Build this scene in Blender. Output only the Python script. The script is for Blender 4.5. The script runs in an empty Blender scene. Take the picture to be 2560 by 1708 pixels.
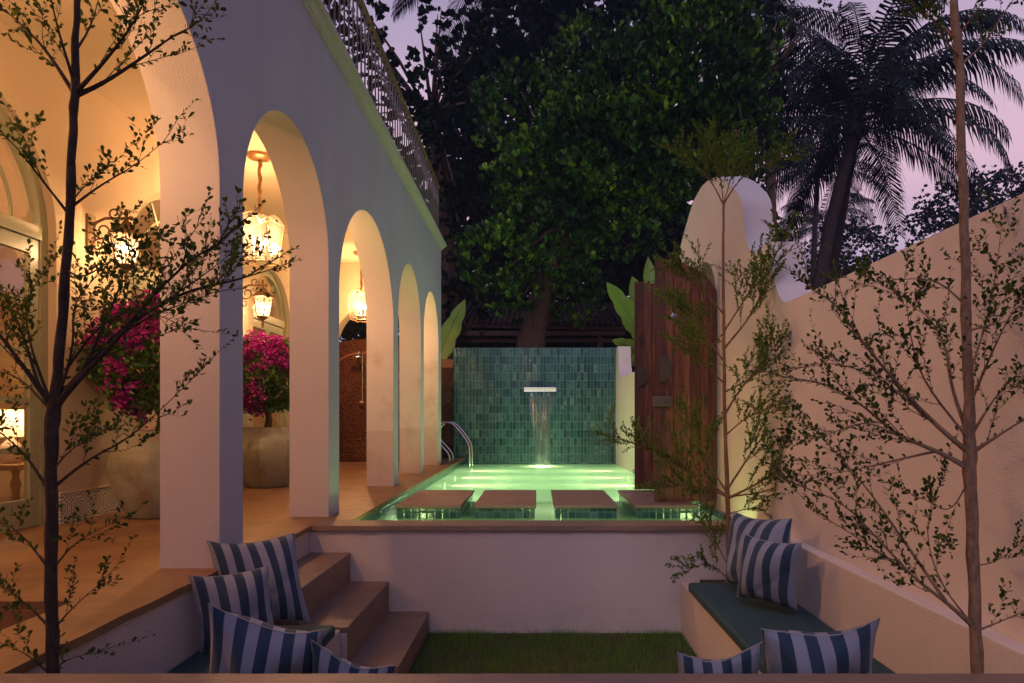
import bpy, bmesh, math, random
import numpy as np
from mathutils import Vector, Matrix
R = math.radians
rng = np.random.default_rng(7)
random.seed(7)
S = bpy.context.scene
COL = S.collection
# ------------------------------------------------------------ camera, world, light
F = 1707.0; PX = 1339.0; PY = 1048.0; CH = 0.75      # focal length in photo pixels, vanishing point, eye height over the terrace
cam = bpy.data.cameras.new('camera'); camo = bpy.data.objects.new('camera', cam); COL.objects.link(camo)
camo.location = (0, 0, CH); camo.rotation_euler = (R(90), 0, 0)
cam.sensor_width = 36; cam.lens = 24.0
cam.shift_x = -(PX-1280)/2560; cam.shift_y = (PY-854)/2560
cam.clip_start = 0.05; cam.clip_end = 2000
S.camera = camo
S.view_settings.view_transform = 'Standard'; S.view_settings.look = 'None'
S.view_settings.exposure = 0.3; S.view_settings.gamma = 1
S.cycles.use_denoising = True
S.cycles.max_bounces = 7; S.cycles.diffuse_bounces = 4; S.cycles.glossy_bounces = 4
S.cycles.transparent_max_bounces = 16; S.cycles.transmission_bounces = 4
S.cycles.sample_clamp_indirect = 4.0; S.cycles.caustics_reflective = False; S.cycles.caustics_refractive = False
S.cycles.use_light_tree = True

world = bpy.data.worlds.new('World'); S.world = world; world.use_nodes = True
wt = world.node_tree; wt.nodes.clear()
def wn(t): return wt.nodes.new(t)
out = wn('ShaderNodeOutputWorld'); bg = wn('ShaderNodeBackground'); wt.links.new(bg.outputs[0], out.inputs[0])
geo = wn('ShaderNodeTexCoord'); sep = wn('ShaderNodeSeparateXYZ'); wt.links.new(geo.outputs['Generated'], sep.inputs[0])
rmp = wn('ShaderNodeValToRGB'); cr = rmp.color_ramp
WSTOPS = [(0.0, (.12,.13,.22)), (.06, (.26,.28,.50)), (.13, (.36,.34,.58)), (.20, (.45,.34,.50)), (.30, (.66,.44,.55)), (.42,(.56,.41,.55)), (.55, (.27,.24,.38)), (.7,(.075,.095,.24)), (1.0, (.05,.07,.22))]
while len(cr.elements) < len(WSTOPS): cr.elements.new(.5)
for e, (p, c) in zip(cr.elements, WSTOPS): e.position = p; e.color = (*c, 1)
nz = wn('ShaderNodeTexNoise'); nz.inputs['Scale'].default_value = 2.2; nz.inputs['Detail'].default_value = 3
mp = wn('ShaderNodeMapping'); mp.inputs['Scale'].default_value = (1, 1, 4); wt.links.new(geo.outputs['Generated'], mp.inputs[0]); wt.links.new(mp.outputs[0], nz.inputs['Vector'])
ma = wn('ShaderNodeMath'); ma.operation = 'MULTIPLY_ADD'; ma.inputs[1].default_value = .16; wt.links.new(nz.outputs[0], ma.inputs[0])
mb_ = wn('ShaderNodeMath'); mb_.operation = 'SUBTRACT'; mb_.inputs[1].default_value = .08; wt.links.new(sep.outputs['Z'], mb_.inputs[0]); wt.links.new(mb_.outputs[0], ma.inputs[2])
wt.links.new(ma.outputs[0], rmp.inputs[0])
ab = wn('ShaderNodeMath'); ab.operation = 'ABSOLUTE'; wt.links.new(sep.outputs['X'], ab.inputs[0])      # the glow stands over the garden axis and fades to both sides
mr = wn('ShaderNodeMapRange'); mr.interpolation_type = 'SMOOTHSTEP'; mr.inputs[1].default_value = .58; mr.inputs[2].default_value = .95; mr.inputs[3].default_value = 1.0; mr.inputs[4].default_value = .28; wt.links.new(ab.outputs[0], mr.inputs[0])
vm = wn('ShaderNodeVectorMath'); vm.operation = 'SCALE'; wt.links.new(rmp.outputs[0], vm.inputs[0]); wt.links.new(mr.outputs[0], vm.inputs['Scale']); wt.links.new(vm.outputs[0], bg.inputs[0])
bg.inputs[1].default_value = 1.0

sun = bpy.data.lights.new('dusk_sun', 'SUN'); suno = bpy.data.objects.new('dusk_sun', sun); COL.objects.link(suno)
sun.energy = 0.55; sun.angle = R(24); sun.color = (.86, .77, 1.0); suno.rotation_euler = (R(46), 0, R(-14))

WARM = (1.0, .50, .22)
def point(name, loc, power, color=WARM, radius=.04, parent=None, typ='POINT', **kw):
    l = bpy.data.lights.new(name, typ); o = bpy.data.objects.new(name, l); COL.objects.link(o)
    l.energy = power; l.color = color; l.shadow_soft_size = radius
    for k, v in kw.items():
        if k != 'rot': setattr(l, k, v)
    if 'rot' in kw: o.rotation_euler = kw['rot']
    o.location = loc
    if parent is not None: o.parent = parent; o.location = Vector(loc)-parent.location
    return o
# ------------------------------------------------------------ helpers
def W(x, y, Z): return Vector(((x-PX)/F*Z, Z, CH-(y-PY)/F*Z))
def V(x, y, Z): return W(x*1.0894, y*1.0894, Z)
def tag(o, label=None, cat=None, group=None, kind=None):
    if label: o['label'] = label
    if cat: o['category'] = cat
    if group: o['group'] = group
    if kind: o['kind'] = kind
    return o
def thing(name, loc, label, cat, group=None):
    o = bpy.data.objects.new(name, None); COL.objects.link(o); o.location = loc; o.empty_display_size = .1
    return tag(o, label, cat, group)
def copy_tree(o, parent=None):
    c = o.copy(); COL.objects.link(c)
    if parent is not None: c.parent = parent
    for ch in list(o.children): copy_tree(ch, c)
    return c
def wloc(o):
    v = Vector((0, 0, 0))
    while o is not None: v += o.location; o = o.parent
    return v
def mesh_obj(name, verts, faces, mat, parent=None, uvs=None, smooth=False, raw=False):
    me = bpy.data.meshes.new(name)
    off = wloc(parent) if (parent is not None and not raw) else None
    if isinstance(verts, np.ndarray):
        v = verts.astype(np.float32)
        if off is not None: v = v-np.array(off, dtype=np.float32)
        me.vertices.add(len(v)); me.vertices.foreach_set('co', v.ravel())
        faces = list(faces) if isinstance(faces, tuple) else faces
        # faces: list of (array nxk)
        tot = sum(a.size for a in faces); nf = sum(len(a) for a in faces)
        li = np.concatenate([a.ravel() for a in faces]).astype(np.int32)
        ls = np.concatenate([np.full(len(a), a.shape[1]) for a in faces]); st = np.concatenate([[0], np.cumsum(ls)[:-1]]).astype(np.int32)
        me.loops.add(tot); me.loops.foreach_set('vertex_index', li)
        me.polygons.add(nf); me.polygons.foreach_set('loop_start', st)
        me.update(calc_edges=True); me.validate()
    else:
        if off is not None: verts = [Vector(v)-off for v in verts]
        me.from_pydata([tuple(v) for v in verts], [], [tuple(f) for f in faces]); me.update()
    if uvs is not None:
        ul = me.uv_layers.new(name='UVMap')
        for lp in me.loops: ul.data[lp.index].uv = uvs[lp.vertex_index]
    if smooth: me.polygons.foreach_set('use_smooth', [True]*len(me.polygons))
    me.materials.append(mat)
    o = bpy.data.objects.new(name, me); COL.objects.link(o)
    if parent is not None: o.parent = parent
    return o
class MB:
    def __init__(s): s.v = []; s.f = []
    def add(s, vs, fs):
        n = len(s.v); s.v += [Vector(v) for v in vs]; s.f += [tuple(i+n for i in f) for f in fs]; return s
    def box(s, x0, x1, y0, y1, z0, z1):
        return s.add([(x0,y0,z0),(x1,y0,z0),(x1,y1,z0),(x0,y1,z0),(x0,y0,z1),(x1,y0,z1),(x1,y1,z1),(x0,y1,z1)],
                     [(0,3,2,1),(4,5,6,7),(0,1,5,4),(1,2,6,5),(2,3,7,6),(3,0,4,7)])
    def bbox(s, x0, x1, y0, y1, z0, z1, b=.01, seg=3):       # box with rounded edges
        bm = bmesh.new(); bmesh.ops.create_cube(bm, size=1)
        for v in bm.verts: v.co = Vector((x0+(v.co.x+.5)*(x1-x0), y0+(v.co.y+.5)*(y1-y0), z0+(v.co.z+.5)*(z1-z0)))
        bmesh.ops.bevel(bm, geom=bm.edges[:], offset=b, segments=seg, affect='EDGES', profile=.5)
        bm.verts.index_update(); s.add([v.co.copy() for v in bm.verts], [[v.index for v in f.verts] for f in bm.faces]); bm.free(); return s
    def tube(s, pts, r, n=8, cap=True):
        pts = [Vector(p) for p in pts]; rs = r if hasattr(r, '__len__') else [r]*len(pts)
        prev = None; vs = []; fs = []
        for i, p in enumerate(pts):
            d = (pts[min(i+1, len(pts)-1)]-pts[max(i-1, 0)])
            d = d.normalized() if d.length > 1e-9 else Vector((0,0,1))
            if prev is None:
                a = Vector((0,1,0)) if abs(d.y) < .8 else Vector((1,0,0)); prev = d.cross(a).normalized()
            u = (prev-d*prev.dot(d)); u = u.normalized() if u.length > 1e-6 else d.orthogonal().normalized()
            prev = u; w = d.cross(u)
            for k in range(n):
                t = 2*math.pi*k/n; vs.append(p+(u*math.cos(t)+w*math.sin(t))*rs[i])
        for i in range(len(pts)-1):
            for k in range(n):
                fs.append((i*n+k, i*n+(k+1) % n, (i+1)*n+(k+1) % n, (i+1)*n+k))
        if cap: fs.append(tuple(range(n))[::-1]); fs.append(tuple((len(pts)-1)*n+k for k in range(n)))
        return s.add(vs, fs)
    def lathe(s, prof, c=(0,0,0), n=24, ph=0, sx=1, sy=1):
        c = Vector(c); vs = []; fs = []
        for r, z in prof:
            for k in range(n):
                t = 2*math.pi*k/n+ph; vs.append(c+Vector((r*math.cos(t)*sx, r*math.sin(t)*sy, z)))
        for i in range(len(prof)-1):
            for k in range(n): fs.append((i*n+k, i*n+(k+1) % n, (i+1)*n+(k+1) % n, (i+1)*n+k))
        fs.append(tuple(range(n))[::-1]); fs.append(tuple((len(prof)-1)*n+k for k in range(n)))
        return s.add(vs, fs)
    def sphere(s, c, r, n=10):
        return s.lathe([(r*math.sin(math.pi*i/n) if 0 < i < n else 1e-4, -r*math.cos(math.pi*i/n)) for i in range(n+1)], c, n*2)
    def slab(s, pts, z0, z1):                                # pts: outline (x,y), counter-clockwise
        n = len(pts)
        return s.add([(x,y,z0) for x, y in pts]+[(x,y,z1) for x, y in pts],
                     [tuple(range(n))[::-1], tuple(range(n, 2*n))]+[(i, (i+1) % n, n+(i+1) % n, n+i) for i in range(n)])
    def wall(s, pr, xa, xb, axis='y'):
        # profile wall: pr = list of (t, bottom, top); a repeated t makes an upright jamb; xa/xb may be functions of t
        fa = xa if callable(xa) else (lambda t: xa); fb = xb if callable(xb) else (lambda t: xb)
        def P(t, z, side):
            a = fa(t) if side == 0 else fb(t)
            return (a, t, z) if axis == 'y' else (t, a, z)
        def q(*p): s.add(p, [(0,1,2,3)])
        for (t0,b0,h0), (t1,b1,h1) in zip(pr[:-1], pr[1:]):
            if abs(t1-t0) < 1e-7:
                if abs(b0-b1) > 1e-7: q(P(t0,b0,0), P(t0,b1,0), P(t0,b1,1), P(t0,b0,1))
                if abs(h0-h1) > 1e-7: q(P(t0,h0,0), P(t0,h1,0), P(t0,h1,1), P(t0,h0,1))
                continue
            q(P(t0,b0,0), P(t1,b1,0), P(t1,h1,0), P(t0,h0,0)); q(P(t0,b0,1), P(t0,h0,1), P(t1,h1,1), P(t1,b1,1))
            q(P(t0,b0,0), P(t0,b0,1), P(t1,b1,1), P(t1,b1,0)); q(P(t0,h0,0), P(t1,h1,0), P(t1,h1,1), P(t0,h0,1))
        for (t,b,h) in (pr[0], pr[-1]): q(P(t,b,0), P(t,h,0), P(t,h,1), P(t,b,1))
        return s
    def build(s, name, mat, parent=None, smooth=False, merge=False, label=None, cat=None, group=None, kind=None, uvs=None, autosmooth=None):
        o = mesh_obj(name, s.v, s.f, mat, parent, uvs, smooth)
        if merge:
            bm = bmesh.new(); bm.from_mesh(o.data); bmesh.ops.remove_doubles(bm, verts=bm.verts, dist=1e-5)
            bmesh.ops.recalc_face_normals(bm, faces=bm.faces); bm.to_mesh(o.data); bm.free()
        if autosmooth is not None:
            me = o.data; me.polygons.foreach_set('use_smooth', [True]*len(me.polygons))
            bm = bmesh.new(); bm.from_mesh(me)
            for e in bm.edges:
                if len(e.link_faces) == 2 and e.link_faces[0].normal.angle(e.link_faces[1].normal, 0) > R(autosmooth): e.smooth = False
            bm.to_mesh(me); bm.free()
        return tag(o, label, cat, group, kind)
def arch_pts(yc, a, b, spring, n=36):
    return [(yc-a*math.cos(math.pi*i/n), spring+b*math.sin(math.pi*i/n)) for i in range(n+1)]
def arcade_profile(y0, y1, top, arches, base=0):
    pr = [(y0, base, top)]
    for (yc, a, b, sp) in arches:
        pr.append((yc-a, base, top))
        for (y, z) in arch_pts(yc, a, b, sp): pr.append((y, z, top))
        pr.append((yc+a, base, top))
    pr.append((y1, base, top)); return pr
# ------------------------------------------------------------ materials
class Nt:
    def __init__(s, name):
        s.m = bpy.data.materials.new(name); s.m.use_nodes = True; s.t = s.m.node_tree; s.t.nodes.clear()
        s.o = s.t.nodes.new('ShaderNodeOutputMaterial')
    def n(s, typ, ins=None, **props):
        nd = s.t.nodes.new(typ)
        for k, v in props.items(): setattr(nd, k, v)
        for k, v in (ins or {}).items(): s.set(nd.inputs[k], v)
        return nd
    def set(s, inp, v):
        if isinstance(v, bpy.types.NodeSocket): s.t.links.new(v, inp)
        elif isinstance(v, (tuple, list)) and inp.type == 'RGBA' and len(v) == 3: inp.default_value = (*v, 1)
        else: inp.default_value = v
    def m_(s, op, a, b=0.0, c=None, clamp=False):
        nd = s.t.nodes.new('ShaderNodeMath'); nd.operation = op; nd.use_clamp = clamp
        s.set(nd.inputs[0], a); s.set(nd.inputs[1], b)
        if c is not None: s.set(nd.inputs[2], c)
        return nd.outputs[0]
    def pos(s, obj=False):
        if obj: return s.n('ShaderNodeTexCoord').outputs['Object']
        return s.n('ShaderNodeNewGeometry').outputs['Position']
    def scale(s, v, sc): return s.n('ShaderNodeMapping', {0: v, 3: sc}).outputs[0]
    def noise(s, v, sc, det=4, rough=.55, out=0): return s.n('ShaderNodeTexNoise', {'Vector': v, 'Scale': sc, 'Detail': det, 'Roughness': rough}).outputs[out]
    def mix(s, f, a, b, mode='MIX'):
        nd = s.n('ShaderNodeMix', data_type='RGBA', blend_type=mode); s.set(nd.inputs[0], f); s.set(nd.inputs[6], a); s.set(nd.inputs[7], b); return nd.outputs[2]
    def ramp(s, f, stops, mode='LINEAR'):
        nd = s.n('ShaderNodeValToRGB'); nd.color_ramp.interpolation = mode; s.set(nd.inputs[0], f); e = nd.color_ramp.elements
        while len(e) < len(stops): e.new(.5)
        for el, (p, c) in zip(e, stops): el.position = p; el.color = (*c, 1) if isinstance(c, tuple) else (c, c, c, 1)
        return nd.outputs[0]
    def bump(s, h, st=.3, d=.01): return s.n('ShaderNodeBump', {'Height': h, 'Strength': st, 'Distance': d}).outputs[0]
    def pr(s, col, rough=.6, normal=None, metal=0, spec=.5, **ex):
        nd = s.n('ShaderNodeBsdfPrincipled', {'Base Color': col, 'Roughness': rough, 'Metallic': metal, 'Specular IOR Level': spec})
        if normal is not None: s.set(nd.inputs['Normal'], normal)
        for k, v in ex.items(): s.set(nd.inputs[k.replace('_', ' ')], v)
        return nd.outputs[0]
    def done(s, sh): s.t.links.new(sh, s.o.inputs[0]); return s.m
def stucco(name, col, col2=None, bs=1.0, streak=False, st=.55):
    N = Nt(name); p = N.pos()
    n1 = N.noise(p, 1.3, 5); n2 = N.noise(p, 210*bs, 3, .6); n3 = N.noise(p, 110*bs, 2, .5)
    h = N.m_('ADD', N.m_('MULTIPLY', n2, .6), n3)
    c = N.mix(N.ramp(n1, [(.35, 0.0), (.7, 1.0)]), col, col2 or tuple(x*.88 for x in col))
    if streak:
        sv = N.noise(N.scale(p, (1, 1.6, .14)), 2.3, 6, .7); c = N.mix(N.ramp(sv, [(.45, 0.0), (.85, .3)]), c, tuple(x*.72 for x in col))
    if name == 'rough_plaster':     # repainted lower part and old stains on the far piers
        sp = N.n('ShaderNodeSeparateXYZ', {0: p}).outputs; far = N.m_('GREATER_THAN', sp[1], 7.0)
        c = N.mix(N.m_('MULTIPLY', N.m_('MULTIPLY', N.m_('LESS_THAN', sp[2], .62), far), .9), c, (.60,.50,.46))
        sb = N.ramp(N.noise(N.scale(p, (1,1,.8)), 2.6, 6, .7), [(.48, 0.0), (.62, .55)]); c = N.mix(N.m_('MULTIPLY', N.m_('MULTIPLY', sb, far), N.m_('LESS_THAN', sp[2], 1.7)), c, (.46,.38,.32))
    if name == 'pit_plaster':       # soil splashes above the lawn
        sp = N.n('ShaderNodeSeparateXYZ', {0: p}).outputs; k = N.m_('MULTIPLY', N.m_('SUBTRACT', -.50, sp[2]), 3.2, clamp=True)
        c = N.mix(N.m_('MULTIPLY', k, N.ramp(N.noise(p, 7, 6, .75), [(.45, 0.0), (.62, .25)])), c, (.30,.24,.18))
    dirt = N.noise(p, 5.0, 6, .7); c = N.mix(N.ramp(dirt, [(.62, 0.0), (.85, .35)]), c, (col[0]*.62, col[1]*.58, col[2]*.55))
    return N.done(N.pr(c, .85, N.bump(h, min(1, st*1.6), .009), spec=.25))
def stone(name, a, b, c3, rough=.45, bs=.25):
    N = Nt(name); p = N.pos()
    n1 = N.noise(N.scale(p, (1, 1.2, 1)), 1.3, 8, .68); n2 = N.noise(N.scale(p, (1, 1.5, 1.5)), 3.4, 8, .72); n3 = N.noise(p, 60, 3)
    c = N.mix(N.ramp(n1, [(.35, 0.0), (.65, 1.0)]), a, b); c = N.mix(N.ramp(n2, [(.45, 0.0), (.75, .7)]), c, c3)
    c = N.mix(N.ramp(n3, [(.3, .35), (.6, 0.0)]), c, tuple(x*.6 for x in a))
    r = N.m_('MULTIPLY_ADD', n2, .35, rough-.15)
    return N.done(N.pr(c, r, N.bump(N.m_('ADD', n3, N.m_('MULTIPLY', n2, 2.5)), bs, .006), spec=.4))
def plain(name, col, rough=.5, metal=0, noise=.25, bs=.15, sc=30, **ex):
    N = Nt(name); p = N.pos(True); n = N.noise(p, sc, 4)
    return N.done(N.pr(N.mix(N.m_('MULTIPLY', n, noise*2), col, tuple(x*.55 for x in col)), rough, N.bump(n, bs, .003), metal, **ex))
def tilemat(name, w, h, stops, mort=(.10,.13,.12), rough=.12, tilt=1.0, ou=0.0, ov=0.0, mw=.03):
    N = Nt(name); p = N.pos(); sp = N.n('ShaderNodeSeparateXYZ', {0: p}).outputs
    u = N.m_('DIVIDE', N.m_('ADD', N.m_('ADD', sp[0], sp[1]), 50+ou), w); v = N.m_('DIVIDE', N.m_('ADD', sp[2], 20+ov), h)
    fu = N.m_('FRACT', u); fv = N.m_('FRACT', v); iu = N.m_('FLOOR', u); iv = N.m_('FLOOR', v)
    cell = N.n('ShaderNodeCombineXYZ', {0: iu, 1: iv, 2: 0.0}).outputs[0]
    wn_ = N.n('ShaderNodeTexWhiteNoise', {'Vector': cell}, noise_dimensions='3D'); rnd = wn_.outputs['Value']; rc = N.n('ShaderNodeSeparateColor', {0: wn_.outputs['Color']}).outputs
    du = N.m_('ABSOLUTE', N.m_('SUBTRACT', fu, .5)); dv = N.m_('ABSOLUTE', N.m_('SUBTRACT', fv, .5))
    mk = N.m_('MAXIMUM', N.m_('GREATER_THAN', du, .5-mw), N.m_('GREATER_THAN', dv, .5-mw*w/h))
    gl = N.noise(p, 14, 5, .7)
    val = N.m_('ADD', N.m_('MULTIPLY', rnd, .78), N.m_('MULTIPLY_ADD', gl, .6, -.20))
    c = N.mix(mk, N.ramp(val, stops), mort)
    wob = N.noise(p, 22, 2)
    edge = N.m_('SMOOTH_MIN', N.m_('MULTIPLY', N.m_('SUBTRACT', .5, du), w*9), N.m_('MULTIPLY', N.m_('SUBTRACT', .5, dv), h*9), .1)
    hh = N.m_('ADD', N.m_('MULTIPLY', wob, .5), N.m_('ADD', N.m_('MULTIPLY', N.m_('MULTIPLY', fu, N.m_('SUBTRACT', rc[0], .5)), tilt*1.6), N.m_('MULTIPLY', N.m_('MULTIPLY', fv, N.m_('SUBTRACT', rc[1], .5)), tilt*1.6)))
    hh = N.m_('ADD', hh, N.m_('MINIMUM', N.m_('MULTIPLY', edge, 6.0), .5))
    return N.done(N.pr(c, N.m_('MULTIPLY_ADD', mk, .5, rough), N.bump(hh, .55, .004), spec=.6))
def leafmat(name, cols, rough=.4, trans=.2, spec=.5, clump=0):
    N = Nt(name); r = N.n('ShaderNodeNewGeometry').outputs['Random Per Island']
    if clump: r = N.m_('MULTIPLY', r, N.ramp(N.noise(N.pos(), clump, 2), [(.34, .38), (.58, .95)]))
    c = N.ramp(r, [(i/(max(1, len(cols)-1)), k) for i, k in enumerate(cols)])
    a = N.pr(c, rough, spec=spec); b = N.n('ShaderNodeBsdfTranslucent', {0: c}).outputs[0]
    return N.done(N.n('ShaderNodeMixShader', {0: trans, 1: a, 2: b}).outputs[0])
def bark(name, a, b, sc=1.0):
    N = Nt(name); p = N.pos(); n1 = N.noise(N.scale(p, (3*sc, 3*sc, 1*sc)), 12, 6, .7); n2 = N.noise(p, 5*sc, 3)
    c = N.mix(N.ramp(n1, [(.35, 0.0), (.65, 1.0)]), a, b); c = N.mix(N.ramp(n2, [(.55, 0.0), (.7, .5)]), c, tuple(x*1.5 for x in b))
    return N.done(N.pr(c, .85, N.bump(n1, .7, .01/sc), spec=.2))
def glassmat(name, tint=(.9,.92,.9), refl=1.0, alpha=.92):
    N = Nt(name); fr = N.m_('MULTIPLY_ADD', N.m_('POWER', N.n('ShaderNodeLayerWeight', {0: .5}).outputs['Facing'], 4.0), .9, .04)
    t = N.n('ShaderNodeBsdfTransparent', {0: tint}).outputs[0]; g = N.n('ShaderNodeBsdfGlossy', {0: (1,1,1), 'Roughness': .03}).outputs[0]
    d = N.n('ShaderNodeBsdfTranslucent', {0: (.9,.88,.8)}).outputs[0]
    tt = N.n('ShaderNodeMixShader', {0: 1-alpha, 1: t, 2: d}).outputs[0]
    return N.done(N.n('ShaderNodeMixShader', {0: N.m_('MULTIPLY', fr, refl), 1: tt, 2: g}).outputs[0])
def emis(name, col, st):
    N = Nt(name); return N.done(N.n('ShaderNodeEmission', {0: col, 1: st}).outputs[0])
def stripes(name, n, ph, dark=(.008,.036,.075), light=(.27,.29,.38)):
    N = Nt(name); uv = N.n('ShaderNodeTexCoord').outputs['UV']; sp = N.n('ShaderNodeSeparateXYZ', {0: uv}).outputs
    f = N.m_('GREATER_THAN', N.m_('FRACT', N.m_('MULTIPLY_ADD', sp[0], n, ph)), .5)
    wv = N.n('ShaderNodeTexNoise', {'Vector': N.scale(uv, (260, 260, 1)), 'Scale': 1.0}).outputs[0]
    lo = N.noise(uv, 4, 4)
    c = N.mix(f, light, dark); c = N.mix(N.m_('MULTIPLY', lo, .35), c, (.12,.13,.2))
    return N.done(N.pr(c, .85, N.bump(N.m_('ADD', wv, N.m_('MULTIPLY', lo, 5)), .25, .002), spec=.2, Sheen_Weight=.15))

M = {}
M['facade'] = stucco('facade_plaster', (.56,.53,.60), (.50,.47,.54), streak=True, st=.3)
M['pier'] = stucco('rough_plaster', (.70,.63,.59), (.66,.59,.55), 1.15, st=.3)
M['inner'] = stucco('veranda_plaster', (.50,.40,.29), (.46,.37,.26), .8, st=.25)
M['gwall'] = stucco('garden_wall_plaster', (.78,.66,.60), (.73,.61,.55), 1.1, st=.3)
M['pier'].name = 'rough_plaster'
M['pit'] = stucco('pit_plaster', (.64,.56,.55), (.60,.52,.51), 1.0, st=.45)
M['stone'] = stone('terrace_stone', (.31,.165,.07), (.22,.12,.055), (.16,.095,.055), .42, .2)
M['coping'] = stone('coping_stone', (.30,.20,.15), (.25,.17,.13), (.19,.14,.11), .5, .5)
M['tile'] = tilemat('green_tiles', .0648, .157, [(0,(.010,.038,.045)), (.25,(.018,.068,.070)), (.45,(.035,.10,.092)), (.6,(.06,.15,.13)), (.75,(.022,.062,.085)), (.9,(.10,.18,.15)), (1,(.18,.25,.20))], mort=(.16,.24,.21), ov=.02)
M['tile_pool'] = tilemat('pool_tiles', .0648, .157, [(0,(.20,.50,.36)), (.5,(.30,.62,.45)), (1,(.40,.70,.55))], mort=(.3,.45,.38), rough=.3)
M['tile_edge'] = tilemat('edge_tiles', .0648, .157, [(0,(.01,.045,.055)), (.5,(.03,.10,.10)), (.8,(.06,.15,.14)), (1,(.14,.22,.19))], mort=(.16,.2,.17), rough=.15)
M['sage'] = plain('sage_paint', (.30,.31,.20), .35, noise=.15)
M['glass'] = glassmat('window_glass', refl=1.2, alpha=.97)
M['lampglass'] = glassmat('lantern_glass', refl=.9, alpha=.975)
M['frost'] = glassmat('frosted_lantern_glass', refl=.4, alpha=.90)
M['brass'] = plain('aged_brass', (.38,.22,.09), .4, .8, bs=.3)
M['bronze'] = plain('weathered_bronze', (.18,.10,.05), .55, .5, bs=.4, sc=60)
M['chrome'] = plain('steel', (.7,.7,.7), .16, 1.0, noise=.1, bs=.02)
M['bulb'] = emis('lit_bulb', (1,.72,.38), 60)
M['iron'] = plain('painted_iron', (.24,.19,.17), .55, 0, bs=.3)
M['rail'] = plain('rail_wood', (.30,.18,.08), .5, 0, bs=.4)
M['cloth'] = plain('teal_canvas', (.022,.072,.09), .8, 0, noise=.2, bs=.25, sc=45)
M['cream'] = plain('cream_piping', (.36,.34,.36), .8)
M['soil'] = plain('soil', (.07,.04,.025), .95, bs=1.0, sc=25)
def m_pot():
    N = Nt('pot_clay'); p = N.pos(True); n1 = N.noise(N.scale(p, (1,1,1.6)), 3.2, 7, .7); n2 = N.noise(N.scale(p, (1,1,.5)), 9, 6, .75)
    c = N.mix(N.ramp(n1, [(.35,0.0),(.65,1.0)]), (.37,.35,.25), (.24,.23,.16)); c = N.mix(N.ramp(n2, [(.54,0.0),(.66,.85)]), c, (.30,.17,.09))
    return N.done(N.pr(c, .6, N.bump(N.m_('ADD', n2, n1), .5, .01), spec=.3))
M['pot'] = m_pot()
def m_wood():
    N = Nt('gate_wood'); p = N.pos(); r = N.n('ShaderNodeNewGeometry').outputs['Random Per Island']
    off = N.n('ShaderNodeCombineXYZ', {0: N.m_('MULTIPLY', r, 37.0), 1: 0.0, 2: N.m_('MULTIPLY', r, 11.0)}).outputs[0]
    q = N.n('ShaderNodeVectorMath', {0: p, 1: off}, operation='ADD').outputs[0]
    g = N.noise(N.scale(q, (14, 14, .9)), 3, 7, .7); kn = N.noise(N.scale(q, (2.2, 2.2, .8)), 3.0, 3)
    a = N.ramp(r, [(0,(.17,.045,.024)),(.35,(.25,.072,.036)),(.6,(.12,.034,.02)),(1,(.30,.10,.048))])
    c = N.mix(N.ramp(g, [(.4,0.0),(.62,.85)]), a, (.035,.013,.009)); c = N.mix(N.ramp(kn, [(.64,0.0),(.70,.8)]), c, (.02,.01,.008))
    return N.done(N.pr(c, .55, N.bump(g, .4, .004), spec=.35))
M['wood'] = m_wood()
def m_lat():
    N = Nt('laterite'); p = N.pos(); v = N.n('ShaderNodeTexVoronoi', {'Vector': p, 'Scale': 26}).outputs[0]; n = N.noise(p, 9, 8, .8); n2 = N.noise(p, 1.6, 4)
    c = N.mix(N.ramp(n, [(.35,0.0),(.65,1.0)]), (.06,.018,.009), (.13,.042,.02)); c = N.mix(N.ramp(v, [(.0,.8),(.35,0.0)]), c, (.04,.015,.01)); c = N.mix(N.ramp(n2, [(.55,0.0),(.75,.6)]), c, (.30,.14,.09))
    return N.done(N.pr(c, .85, N.bump(N.m_('ADD', n, v), .9, .03), spec=.2))
M['laterite'] = m_lat()
M['latcap'] = stucco('laterite_cap', (.30,.11,.06))
def m_skirt():
    N = Nt('patterned_tiles'); p = N.pos(); sp = N.n('ShaderNodeSeparateXYZ', {0: p}).outputs; T = .208
    u = N.m_('SUBTRACT', N.m_('FRACT', N.m_('DIVIDE', N.m_('ADD', sp[1], 10.0), T)), .5); v = N.m_('SUBTRACT', N.m_('DIVIDE', sp[2], T), .5)
    r = N.m_('SQRT', N.m_('ADD', N.m_('MULTIPLY', u, u), N.m_('MULTIPLY', v, v))); a = N.m_('ARCTAN2', v, u)
    lob = N.m_('MULTIPLY', N.m_('COSINE', N.m_('MULTIPLY', a, 8.0)), .022)
    def ring(rr, w): return N.m_('LESS_THAN', N.m_('ABSOLUTE', N.m_('SUBTRACT', N.m_('ADD', r, lob), rr)), w)
    pet = N.m_('MULTIPLY', N.m_('GREATER_THAN', N.m_('SINE', N.m_('MULTIPLY_ADD', r, 52.0, N.m_('MULTIPLY', N.m_('COSINE', N.m_('MULTIPLY', a, 8.0)), 2.4))), .25), N.m_('LESS_THAN', r, .33))
    cor = N.m_('MULTIPLY', N.m_('GREATER_THAN', N.m_('SINE', N.m_('MULTIPLY', N.m_('ADD', N.m_('ABSOLUTE', u), N.m_('ABSOLUTE', v)), 44.0)), .3), N.m_('GREATER_THAN', r, .5))
    k = N.m_('MAXIMUM', N.m_('MAXIMUM', ring(.42, .024), pet), cor, clamp=True)
    return N.done(N.pr(N.mix(N.m_('MULTIPLY', k, .85), (.62,.58,.50), (.035,.045,.09)), .3, spec=.5))
M['skirt'] = m_skirt()
def m_grassblade():
    return leafmat('grass_blade', [(.06,.18,.008),(.11,.27,.015),(.08,.22,.01),(.16,.30,.02)], .6, .25)
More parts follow.
